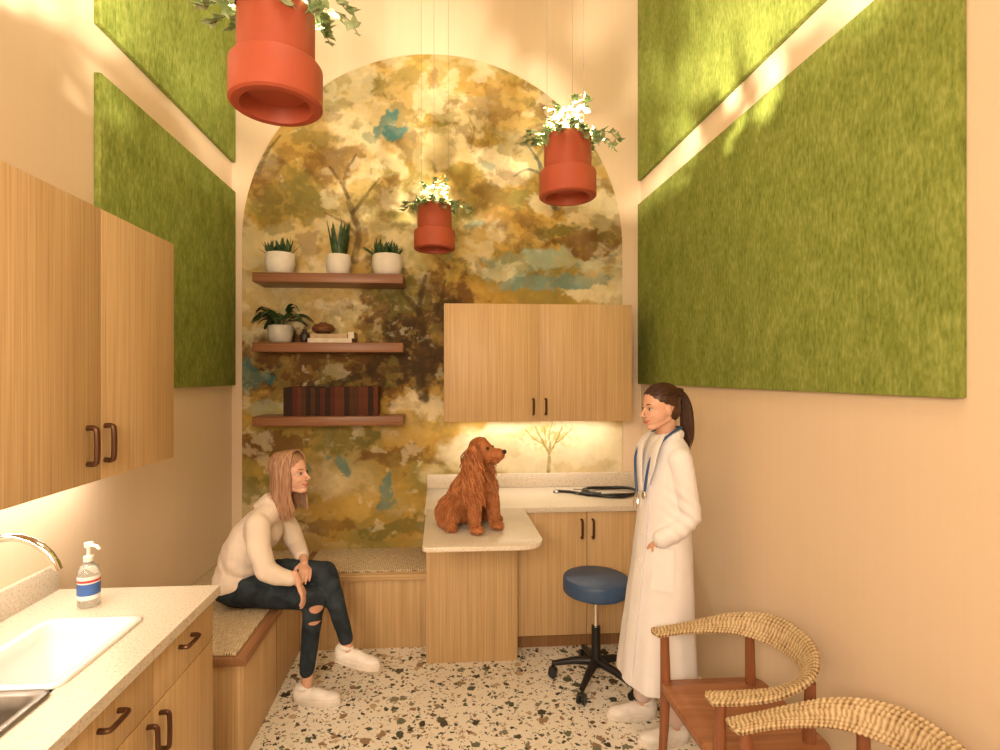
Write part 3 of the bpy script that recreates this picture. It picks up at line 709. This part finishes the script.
# ------------------------------------------------------------------ people helpers
def basis(origin,fwd,up=(0,0,1),s=1.0):
    x=V(fwd).normalized(); z=V(up); z=(z-x*z.dot(x)).normalized(); y=z.cross(x)
    m=Matrix((( x.x,y.x,z.x,origin[0]),(x.y,y.y,z.y,origin[1]),(x.z,y.z,z.z,origin[2]),(0,0,0,1)))
    return m@Matrix.Scale(s,4)
def head_prims(bm,M):
    ell(bm,(-.012,0,.025),(.088,.070,.086),M,20,14)
    ell(bm,(.020,0,-.026),(.057,.053,.066),M,20,14)
    ell(bm,(.050,0,-.086),(.021,.020,.016),M)
    for s in (-1,1):
        limb(bm,[(-.018,s*.045,-.046),(.015,s*.032,-.070),(.042,s*.012,-.087)],[.016,.015,.014],M)
        ell(bm,(.012,s*.036,-.024),(.044,.024,.044),M)
        ell(bm,(.044,s*.031,-.030),(.021,.018,.018),M); ell(bm,(-.010,s*.069,-.012),(.014,.008,.025),M)
        ell(bm,(.087,s*.0075,-.033),(.008,.0065,.0055),M)
        limb(bm,[(.068,s*.010,.018),(.056,s*.040,.018)],[.009,.008],M)
    limb(bm,[(.071,0,.010),(.083,0,-.012),(.0955,0,-.029)],[.006,.0065,.0072],M)
    ell(bm,(.057,0,-.058),(.0205,.025,.021),M)
def face_parts(M,e):
    for s in (-1,1):
        bm=bmesh.new(); ell(bm,(.0565,s*.029,-.001),(.014,.0125,.0070),M); obj('eye',bm,M_eyew,e,smooth=True)
        bm=bmesh.new(); ell(bm,(.0675,s*.0285,-.001),(.0042,.0062,.0062),M,12,8); obj('iris',bm,M_iris,e,smooth=True)
        bm=bmesh.new(); tube(bm,[(.0715,s*.017,.004),(.0715,s*.029,.0072),(.060,s*.042,.003)],[.0010,.0015,.0008],5,M); obj('eyelash',bm,M_brow,e,smooth=True)
        bm=bmesh.new(); tube(bm,[(.0755,s*.014,.020),(.071,s*.028,.024),(.056,s*.044,.020)],[.0018,.0022,.0010],6,M); obj('eyebrow',bm,M_brow,e,smooth=True)
    bm=bmesh.new(); tube(bm,[(.064,-.027,-.051),(.0765,-.011,-.0575),(.080,0,-.059),(.0765,.011,-.0575),(.064,.027,-.051)],[.0010,.0030,.0032,.0030,.0010],8,M)
    tube(bm,[(.064,-.026,-.052),(.075,-.011,-.064),(.078,0,-.0665),(.075,.011,-.064),(.064,.026,-.052)],[.0010,.0034,.0040,.0034,.0010],8,M); obj('lips',bm,M_lips,e,smooth=True)
def hand_prims(bm,M,curl=.5,side=1,spread=0.0):
    limb(bm,[(-.04,0,0),(.01,0,0)],[.022,.021],M,12)
    ell(bm,(.045,0,0),(.050,.036,.0135),M)
    for i,(y,L) in enumerate(((.029,.068),(.010,.078),(-.010,.073),(-.028,.056))):
        p=V((.082-abs(i-1)*.004,y*side,0)); a=.15; pts=[tuple(p-V((.03,0,0))),tuple(p)]; 
        for k,f in enumerate((.45,.32,.23)):
            a+=curl*(1.0 if k else .7); p=p+V((math.cos(a),y*side*.3,-math.sin(a)))*L*f; pts.append(tuple(p))
        limb(bm,pts,[.009,.0088,.008,.007,.006],M,10)
    limb(bm,[(.012,.022*side,-.004),(.040,.044*side,-.012),(.066,.052*side,-.020),(.088,.050*side,-.028)],[.012,.010,.009,.0075],M,10)
def shoe(M,e,name='shoe'):
    bm=bmesh.new(); ell(bm,(-.035,0,.055),(.040,.034,.050),M); limb(bm,[(-.035,0,.04),(.05,0,.045),(.125,0,.032)],[.034,.034,.025],M); ell(bm,(.11,.002,.034),(.066,.040,.026),M); ell(bm,(-.02,0,.085),(.042,.037,.020),M)
    o=remesh(name,bm,.005,4,M_shoe,e)
    bm=bmesh.new(); out=[]
    for i in range(36):
        a=2*PI*i/36; c,s=math.cos(a),math.sin(a); out.append((.056+.125*c,(.039+.007*math.sin(c*1.2))*s))
    loops(bm,[[T(M,(x,y,0)) for x,y in out],[T(M,(x,y*1.06,.010)) for x,y in out],[T(M,(x,y*1.06,.026)) for x,y in out],[T(M,(x,y*.9,.030)) for x,y in out]],True,True,True)
    obj('sole',bm,M_sole,o,smooth=True)
    bm=bmesh.new()
    for k in range(4):
        x=.035+.02*k; z=.085-.0085*k; tube(bm,[(x,-.024,z-.012),(x+.004,0,z),(x,.024,z-.012)],.0026,6,M)
    obj('laces',bm,M_plasticw,o,smooth=True)
    return o

# ------------------------------------------------------------------ seated woman
P1=empty('person',(-1.0,3.0,.0),'person in cream sweater and dark jeans seated cross-legged on bench','person')
HM=basis((-.805,2.98,1.175),(.93,-.34,.12),(-.12,0,1),1.06)
bm=bmesh.new(); head_prims(bm,HM)
limb(bm,[(-.93,3.0,.97),(-.89,2.995,1.04),tuple(HM@V((-.035,0,-.05)))],[.056,.050,.050])
limb(bm,[(-1.09,3.01,.56),(-1.08,3.01,.74),(-1.0,3.01,.88)],[.09,.07,.065])
limb(bm,[(-.96,2.88,.925),(-.94,3.0,.95),(-.945,3.13,.925)],[.030,.040,.030])
limb(bm,[(-.955,2.87,.92),(-.885,2.80,.715),(-.76,2.81,.665)],[.032,.029,.022]); limb(bm,[(-.935,3.14,.92),(-.83,3.15,.735),(-.745,2.99,.70)],[.032,.029,.022])
limb(bm,[(-1.08,2.93,.56),(-.66,2.88,.53),(-.70,2.86,.10)],[.07,.045,.028]); limb(bm,[(-1.08,3.09,.56),(-.62,2.94,.645),(-.49,2.86,.28)],[.07,.045,.028])
hand_prims(bm,basis((-.735,2.812,.655),(.42,-.02,-.9),(.9,0,.42),.95),.32,1)
hand_prims(bm,basis((-.735,2.955,.695),(.30,-.94,-.2),(.3,0,.95),.95),.38,-1)
remesh('body',bm,.0036,5,M_skin,P1)
face_parts(HM,P1)
bm=bmesh.new()
ell(bm,(-1.10,3.01,.60),(.130,.166,.095)); limb(bm,[(-1.10,3.01,.64),(-1.085,3.01,.74),(-1.045,3.01,.82),(-.99,3.01,.885)],[.116,.106,.100,.094])
ell(bm,(-1.07,3.01,.72),(.104,.144,.15)); ell(bm,(-.97,3.01,.875),(.092,.150,.12)); ell(bm,(-.95,3.01,.86),(.078,.114,.09))
limb(bm,[(-.955,2.88,.930),(-.92,2.96,.975),(-.92,3.06,.975),(-.94,3.14,.930)],[.064,.060,.060,.064])
limb(bm,[(-.95,2.87,.93),(-.93,2.82,.82),(-.885,2.795,.72),(-.83,2.80,.69),(-.775,2.81,.670)],[.064,.056,.050,.043,.037])
limb(bm,[(-.935,3.14,.93),(-.87,3.16,.82),(-.83,3.15,.735),(-.77,3.04,.71)],[.064,.056,.050,.037])
tube(bm,[(-.935,3.0,.965),(-.895,2.995,1.04)],[.092,.060],20)
def wr(c):
    f=np.sin(c[:,2]*75+c[:,0]*55+np.sin(c[:,1]*18)*2)*.0024*np.clip((.84-c[:,2])*8,0,1)
    return wob(c*np.array((1,1,1.6)),20,1)*.0034+f+.003
remesh('sweater',bm,.006,12,M_sweater,P1,wr)
bm=bmesh.new(); ell(bm,(-1.10,3.01,.57),(.13,.17,.082))
limb(bm,[(-1.08,2.93,.570),(-.86,2.90,.56),(-.665,2.88,.535),(-.675,2.87,.42),(-.70,2.86,.17)],[.086,.077,.060,.051,.038])
limb(bm,[(-1.08,3.09,.572),(-.85,3.02,.625),(-.62,2.94,.648),(-.575,2.915,.54),(-.50,2.865,.33)],[.086,.075,.060,.051,.038])
remesh('jeans',bm,.006,5,M_denim,P1,lambda c: wob(c,40,3)*.003)
shoe(basis((-.70,2.86,.002),(.98,-.12,0)),P1); shoe(basis((-.495,2.862,.20),(.96,-.16,-.16),(.1,0,1)),P1)
bm=bmesh.new(); rnd=random.Random(5)
ell(bm,(-.022,0,.044),(.091,.077,.078),HM,20,14); ell(bm,(-.050,0,-.015),(.060,.070,.09),HM,20,14)
remesh('hair_cap',bm,.006,3,M_hair1,P1)
L=[]
for i in range(1800):
    sgn=1 if i%2 else -1; az=math.radians(rnd.uniform(52,180))*sgn; lay=rnd.uniform(.97,1.03)
    pts=[]; x_s=rnd.uniform(-.05,.045)   # start along the parting
    e_pts=[(x_s,.010*1,.122-.12*abs(x_s)**1.3*3)]
    cosA,sinA=math.cos(az),math.sin(az)
    tgt=(-.022+.094*lay*cosA,.083*lay*sinA,.034)
    for k in (.3,.6,.85,1.0):
        el=PI/2*(1-k); ex=-.022+.094*lay*cosA*math.cos(el); ey=.083*lay*sinA*math.cos(el); ez=.034+.088*lay*math.sin(el)
        bx_=(1-k)**1.2; e_pts.append((ex+(x_s+.022)*bx_*.9,ey,ez))
    pts=e_pts
    x0,y0,_=tgt; Ln=.225+.02*math.sin(az*3)+rnd.uniform(-.02,.02)
    for k in (.25,.5,.75,1):
        pts.append((x0*(1-.10*k)-.012*k+.007*math.sin(k*7+.8),y0*(1+.18*k-.36*k*k),.034-Ln*k))
    C=crom(pts,3); m=len(C); L.append((C,[.0016+.0018*math.sin(PI*min(1,.2+.8*q/(m-1))) if q<m-1 else .0005 for q in range(m)]))
locks('hair',L,5,M_hair1,P1,HM,.7,3)
# ------------------------------------------------------------------ standing vet
P2=empty('person',(1.06,2.52,0),'person in long white coat standing with hand in pocket','person')
HM2=basis((1.035,2.50,1.553),(-.98,-.18,-.06),(0,0,1),1.0)
bm=bmesh.new(); head_prims(bm,HM2)
limb(bm,[(1.085,2.52,1.37),(1.075,2.515,1.42),tuple(HM2@V((-.035,0,-.06)))],[.054,.044,.045])
limb(bm,[(1.06,2.52,.92),(1.08,2.52,1.10),(1.085,2.52,1.30)],[.10,.085,.08]); limb(bm,[(1.08,2.40,1.33),(1.08,2.52,1.35),(1.08,2.64,1.33)],[.034,.045,.034])
limb(bm,[(1.08,2.39,1.32),(1.12,2.36,1.07),(1.00,2.375,.965)],[.033,.029,.021]); limb(bm,[(1.08,2.65,1.32),(1.14,2.69,1.07),(1.04,2.67,.965)],[.033,.029,.021])
limb(bm,[(1.07,2.44,.90),(1.06,2.44,.5),(1.09,2.43,.09)],[.08,.05,.03]); limb(bm,[(1.05,2.60,.90),(1.02,2.61,.5),(1.0,2.62,.09)],[.08,.05,.03])
hand_prims(bm,basis((.995,2.388,.950),(-.0,.34,-.94),(-.3,-.94,0),.86),.06,-1)
hand_prims(bm,basis((1.03,2.67,.955),(-.0,-.35,-.94),(-.3,.94,0),.88),.06,1)
remesh('body',bm,.0036,5,M_skin,P2)
face_parts(HM2,P2)
R=[(1.425,1.078,.060,.070),(1.405,1.08,.072,.105),(1.375,1.082,.085,.148),(1.33,1.082,.096,.168),(1.24,1.078,.110,.168),(1.14,1.07,.118,.162),(1.02,1.066,.120,.160),(.90,1.062,.127,.168),(.70,1.052,.144,.186),(.50,1.043,.162,.200),(.27,1.036,.180,.212)]
def coat_pt(z,ph,off=0):
    for (a,b) in zip(R[:-1],R[1:]):
        if z<=a[0] and z>=b[0]:
            t=(a[0]-z)/(a[0]-b[0]); break
    else: a=b=R[-1]; t=0
    cx,rx,ry=[a[i]+(b[i]-a[i])*t for i in (1,2,3)]
    dn=max(0,(.95-z)/.68); fold=1+dn*(.035*math.sin(5*ph+1+z*.5)+.028*math.sin(9*ph+2.3+z*1.5))
    return V((cx+(rx*fold+off)*math.cos(ph),2.52+(ry*fold+off)*math.sin(ph),z))
bm=bmesh.new(); Z=[1.425-(1.425-.27)*i/50 for i in range(51)]
loops(bm,[[coat_pt(z,2*PI*k/110) for k in range(110)] for z in Z],True,True,True)
limb(bm,[(1.083,2.385,1.322),(1.10,2.362,1.20),(1.122,2.355,1.075),(1.07,2.36,1.012),(1.000,2.378,.965)],[.058,.052,.047,.044,.042])
limb(bm,[(1.083,2.655,1.322),(1.11,2.68,1.20),(1.14,2.69,1.075),(1.10,2.68,1.01),(1.05,2.67,.975)],[.058,.052,.048,.044,.040])
for k in range(14):
    a=-2.2+4.4*k/13; ell(bm,(1.078+.064*math.cos(a),2.52+.078*math.sin(a),1.418+.012*math.cos(a)),(.016,.016,.022))
def wr3(c):
    arm=np.exp(-((c[:,0]-1.10)**2+(c[:,1]-2.34)**2)/.006-((c[:,2]-1.07)/.13)**2)
    return wob(c*np.array((1,1,.7)),16,5)*.0035+arm*np.sin(c[:,2]*110+c[:,0]*80)*.004
remesh('lab_coat',bm,.0052,3,M_coat,P2,wr3)
def patch(name,z0,z1,p0,p1,off,mat,th=.006,nz=14,npz=8):
    bm=bmesh.new(); vs=[[[bm.verts.new(coat_pt(z0+(z1-z0)*i/nz,p0+(p1-p0)*j/npz,o)) for j in range(npz+1)] for i in range(nz+1)] for o in (off,off+th)]
    for l in (0,1):
        for i in range(nz):
            for j in range(npz): bm.faces.new((vs[l][i][j],vs[l][i+1][j],vs[l][i+1][j+1],vs[l][i][j+1]))
    for i in range(nz):
        for j in (0,npz): bm.faces.new((vs[0][i][j],vs[0][i+1][j],vs[1][i+1][j],vs[1][i][j]))
    for j in range(npz):
        for i in (0,nz): bm.faces.new((vs[0][i][j],vs[0][i][j+1],vs[1][i][j+1],vs[1][i][j]))
    return obj(name,bm,mat,P2,smooth=True)
patch('placket',1.20,.28,PI+.14,PI+.48,.002,M_coat,.008,40,4)
patch('pocket',.925,.74,PI+.80,PI+1.42,-.001,M_coat,.012)
for s in (-1,1):
    bm=bmesh.new(); pts=[(1.03,2.52+s*.074,1.430),(.978,2.50+s*.092,1.37),(.962,2.49+s*.074,1.29),(.948,2.48+s*.022,1.16)]
    tube(bm,crom(pts,6),[.018+.026*math.sin(PI*q/18) for q in range(19)],10,None,.22,upv=(0,1,0)); obj('lapel',bm,M_coat,P2,smooth=True)
for z in (1.10,.97,.84):
    bm=bmesh.new(); ell(bm,tuple(coat_pt(z,PI+.32,.011)),(.004,.008,.008),None,12,8); obj('button',bm,M_plasticw,P2,smooth=True)
bm=bmesh.new(); limb(bm,[(1.06,2.44,.45),(1.085,2.432,.12)],[.062,.046]); limb(bm,[(1.03,2.61,.45),(1.0,2.62,.12)],[.062,.046]); limb(bm,[(1.06,2.44,.45),(1.03,2.61,.45)],[.055,.055])
remesh('trousers',bm,.007,4,M_trouser,P2,lambda c: wob(c,35,7)*.003)
shoe(basis((1.085,2.435,.002),(-1,-.05,0)),P2); shoe(basis((1.0,2.62,.002),(-1,.06,0)),P2)
bm=bmesh.new(); ell(bm,(-.021,0,.042),(.090,.0745,.077),HM2,20,14); ell(bm,(-.052,0,.0),(.055,.066,.075),HM2,20,14); ell(bm,(-.105,0,.065),(.03,.026,.026),HM2)
remesh('hair_cap',bm,.005,3,M_hair2,P2)
L=[]; rnd=random.Random(8); CC=V((-.021,0,.042))
for i in range(700):
    az=math.radians(rnd.uniform(0,150))*(1 if i%2 else -1); lay=rnd.uniform(.995,1.02); el=rnd.uniform(.12,1.45)
    p0_=CC+V((.088*lay*math.cos(el)*math.cos(az),.0745*lay*math.cos(el)*math.sin(az),.077*lay*math.sin(el)))
    if p0_.x>.05 and p0_.z<.062: continue
    end=V((-.112,0,.068)); pts=[]
    for k in range(6):
        t=k/5; q=p0_.lerp(end,t); d=q-CC; sc=1/math.sqrt((d.x/.090)**2+(d.y/.0745)**2+(d.z/.077)**2) if t<.85 else 1
        pts.append(CC+d*sc*(lay if t<.85 else 1))
    L.append((pts,[.0006,.0014,.0016,.0016,.0016,.0016]))
for i in range(180):
    a=rnd.uniform(0,2*PI); q=rnd.uniform(0,.024); w=rnd.uniform(-.012,.012); Ln=rnd.uniform(.24,.30)
    pts=[(-.10,0,.07),(-.128+q*math.cos(a)*.6,q*math.sin(a)*.7,.062),(-.150+q*math.cos(a),q*math.sin(a)+w,-.01),(-.150+q*math.cos(a),q*math.sin(a)+w*1.5,.07-Ln*.7),(-.138+q*.4*math.cos(a),w,.07-Ln)]
    L.append((crom(pts,4),[.003]+[.0036]*13+[.003,.002,.0008]))
locks('ponytail_hair',L,5,M_hair2,P2,HM2,.8,4)
bm=bmesh.new(); lathe(bm,[(.016,-.006),(.022,-.006),(.022,.006),(.016,.006)],(0,0,0),16,HM2@Matrix.Translation((-.118,0,.066))@Matrix.Rotation(1.2,4,'Y')); obj('hair_tie',bm,M_black,P2,smooth=True)
st=empty('stethoscope',(.95,2.5,1.15),'blue stethoscope draped around the neck over the coat','stethoscope')
bm=bmesh.new(); P=crom([(.938,2.43,1.17),(.944,2.42,1.25),(.962,2.412,1.33),(1.015,2.415,1.405),(1.09,2.445,1.450),(1.15,2.515,1.458),(1.09,2.59,1.450),(1.01,2.60,1.405),(.954,2.58,1.33),(.938,2.55,1.25),(.934,2.52,1.15)],6)
tube(bm,P,.0058,10); obj('tubing',bm,M_bluetube,st,smooth=True)
bm=bmesh.new(); ell(bm,(.934,2.43,1.155),(.010,.02,.02)); obj('chest_piece',bm,M_chrome,st,smooth=True)
bm=bmesh.new(); tube(bm,[(.934,2.52,1.15),(.932,2.50,1.12),(.930,2.50,1.08)],[.003,.003,.005],8); tube(bm,[(.934,2.52,1.15),(.932,2.545,1.12),(.930,2.545,1.08)],[.003,.003,.005],8); obj('ear_tips',bm,M_chrome,st,smooth=True)

st=empty('stethoscope',(1.15,3.62,.9005),'black stethoscope coiled on the quartz countertop','stethoscope')
bm=bmesh.new(); P=[]
for i in range(70):
    t=i/69; a=-.6+t*2*PI*1.75; rr_=.20-.035*t; P.append(V((1.15+rr_*math.cos(a),3.60+rr_*.70*math.sin(a),.912+.012*t+.004*math.sin(a*3))))
P=[V((.80,3.66,.911)),V((.88,3.63,.911)),V((.98,3.53,.911)),V((1.1,3.47,.911))]+crom([(1.1,3.47,.911),(1.2,3.46,.911),tuple(P[3])],3)[1:-1]+P[3:]
tube(bm,P,.0095,10); obj('tubing',bm,M_rubber,st,smooth=True)
bm=bmesh.new(); lathe(bm,[(0,0),(.022,0),(.024,.006),(.014,.012),(.006,.02),(0,.02)],(.79,3.665,.901),24); obj('chest_piece',bm,M_steel,st,smooth=True)
bm=bmesh.new(); tube(bm,crom([tuple(P[-1]),(.98,3.6,.918),(.90,3.56,.912)],4),.004,8); tube(bm,crom([tuple(P[-1]),(1.0,3.64,.918),(.92,3.70,.912)],4),.004,8); obj('ear_tubes',bm,M_steel,st,smooth=True)
# ------------------------------------------------------------------ dog
DM=basis((.165,2.87,.9010),(.55,-.83,0))
dog=empty('dog',(.165,2.87,.9010),'long-haired red dog sitting upright on the exam table','dog')
HD=DM@Matrix.Translation((.075,0,.412))@Matrix.Rotation(math.radians(30),4,'Z')@Matrix.Rotation(math.radians(-4),4,'Y')@Matrix.Scale(1.36,4)
bm=bmesh.new()
ell(bm,(-.10,-.01,.088),(.105,.125,.086),DM); limb(bm,[(-.09,-.01,.10),(-.04,-.005,.18),(.02,0,.27)],[.095,.090,.072],DM)
ell(bm,(.050,0,.225),(.068,.085,.10),DM); limb(bm,[(.035,0,.30),(.052,0,.36),(.058,0,.40)],[.058,.047,.044],DM)
for s in (-1,1):
    ell(bm,(-.070,s*.115,.070),(.080,.045,.068),DM); limb(bm,[(-.09,s*.13,.028),(.0,s*.145,.026)],[.026,.022],DM); ell(bm,(.02,s*.15,.023),(.034,.026,.019),DM)
    limb(bm,[(.075,s*.052,.22),(.100,s*.060,.13),(.108,s*.066,.04)],[.042,.031,.026],DM); ell(bm,(.130,s*.068,.022),(.038,.030,.019),DM)
ell(bm,(0,0,0),(.050,.043,.042),HD); ell(bm,(-.002,0,.018),(.040,.034,.034),HD); limb(bm,[(.028,0,-.012),(.054,0,-.015),(.074,0,-.015)],[.030,.026,.023],HD); limb(bm,[(.02,0,-.030),(.062,0,-.034)],[.020,.016],HD)
body=remesh('body',bm,.0055,3,M_fur,dog)
bm=bmesh.new(); ell(bm,(.095,0,-.005),(.009,.012,.009),HD); obj('nose',bm,M_nose,dog,smooth=True)
bm=bmesh.new(); tube(bm,[(.094,0,-.027),(.079,.018,-.027),(.05,.026,-.022)],[.0013,.0013,.001],6,HD); tube(bm,[(.094,0,-.027),(.079,-.018,-.027),(.05,-.026,-.022)],[.0013,.0013,.001],6,HD); obj('mouth_line',bm,M_nose,dog,smooth=True)
for s in (-1,1):
    bm=bmesh.new(); ell(bm,(.0385,s*.0255,.012),.0062,HD,12,8); obj('eye',bm,M_iris,dog,smooth=True)
    bm=bmesh.new(); ell(bm,(-.010,s*.050,-.065),(.031,.012,.095),HD); ear=remesh('ear',bm,.006,2,M_fur,dog)
    L=[]; rnd=random.Random(20+s)
    for i in range(480):
        u=rnd.uniform(-.040,.030); st_=rnd.uniform(-.150,.018); Ln=rnd.uniform(.05,.085); ph=rnd.uniform(0,1.5); y=s*(.057+rnd.uniform(-.006,.012))
        pts=[(u*.6-.006,s*.040,st_+.012)]+[(-.008+u*(1+.4*k)+.006*math.sin(ph+10*k+st_*60),y+s*.005*math.cos(ph+9*k+st_*60)+s*.004*k,st_-Ln*k) for k in (.15,.32,.5,.68,.85,1)]
        L.append((pts,[.001,.0020,.0023,.0023,.0020,.0015,.0004]))
    locks('ear_hair',L,5,M_fur,ear,HD,1,30+s)
rnd=random.Random(2); o=WO[body.name]; me=body.data
polys=list(me.polygons); areas=[p.area for p in polys]; L=[]
fwd=(DM.to_3x3()@V((1,0,0))); hf=(HD.to_3x3()@V((1,0,0))).normalized(); DI=DM.inverted(); HI=HD.inverted()
for p in rnd.choices(polys,weights=areas,k=16000):
    c=p.center+o; n=p.normal; lc=DI@c; hc=HI@c
    face=hc.x>.012 and hc.length<.15 and hc.z>-.06
    if face and hc.x>.085: continue
    if lc.z<.035 and rnd.random()<.6: continue
    down=V((0,0,-1)); t=(down-n*down.dot(n)*.9)
    if t.length<.2: t=-fwd*.6+down*.3
    if face: t=(-hf+n*.1)
    t.normalize(); ishead=hc.length<.075 or face; leg=lc.x>.085 and lc.z<.15
    Ln=rnd.uniform(.006,.010) if face else rnd.uniform(.012,.02) if ishead else rnd.uniform(.018,.032) if leg else rnd.uniform(.025,.045)
    if lc.z<.06: Ln*=.5
    side=n.cross(t); ph=lc.z*40+rnd.uniform(0,1.2); w=.0006 if face else .0028
    h=.0012 if face else .005
    P=[c-n*.002]+[c+n*(h*math.sin(PI*k*.8)+h*.3)+t*Ln*k+side*w*math.sin(ph+k*8) for k in (.3,.55,.8,1)]
    for q in P:
        if q.z<.9045: q.z=.9045
    r=.0010 if face else .0013 if (ishead or leg) else .0015
    L.append((P,[r*.8,r,r*.9,r*.6,.0004]))
locks('fur',L,4,M_fur,dog,None,1,5)
# ------------------------------------------------------------------ lights
WARM=(1,.79,.56)
def area(name,loc,rot,sx,sy,p,c=WARM):
    l=bpy.data.lights.new(name,'AREA'); l.shape='RECTANGLE'; l.size=sx; l.size_y=sy; l.energy=p; l.color=c
    o=bpy.data.objects.new(name,l); col.objects.link(o); o.location=loc; o.rotation_euler=rot; return o
def pointl(name,loc,p,r=.02,c=WARM):
    l=bpy.data.lights.new(name,'POINT'); l.energy=p; l.color=c; l.shadow_soft_size=r
    o=bpy.data.objects.new(name,l); col.objects.link(o); o.location=loc; return o
area('ceiling_light',(0,.6,4.9),(0,0,0),.8,1.2,30)
area('fill_light',(-.6,-.9,2.2),(math.radians(72),0,0),1.2,.8,90)  # added soft fill from behind the camera, not a fixture of the room
for (x,y,z),pw in zip(PL,(115,115,27)): pointl('planter_light',(x,y,z+.272),pw,.006,(1,.82,.58))
area('cabinet_strip',(-1.33,1.4,1.355),(0,0,0),.05,1.8,9,(1,.84,.64))
area('cabinet_strip',(.65,3.74,1.392),(0,0,0),1.1,.05,4,(1,.84,.64))

w=bpy.data.worlds.new('world'); scene.world=w; w.use_nodes=True; w.node_tree.nodes['Background'].inputs[0].default_value=(1,.8,.55,1); w.node_tree.nodes['Background'].inputs[1].default_value=.1

# ------------------------------------------------------------------ camera
cam=bpy.data.cameras.new('camera'); co=bpy.data.objects.new('camera',cam); col.objects.link(co)
co.location=(0,0,1.71); co.rotation_euler=(math.radians(90),0,math.radians(-4.0))
cam.sensor_width=36; cam.lens=538/1000*36; cam.shift_x=.021; cam.clip_start=.02
scene.camera=co
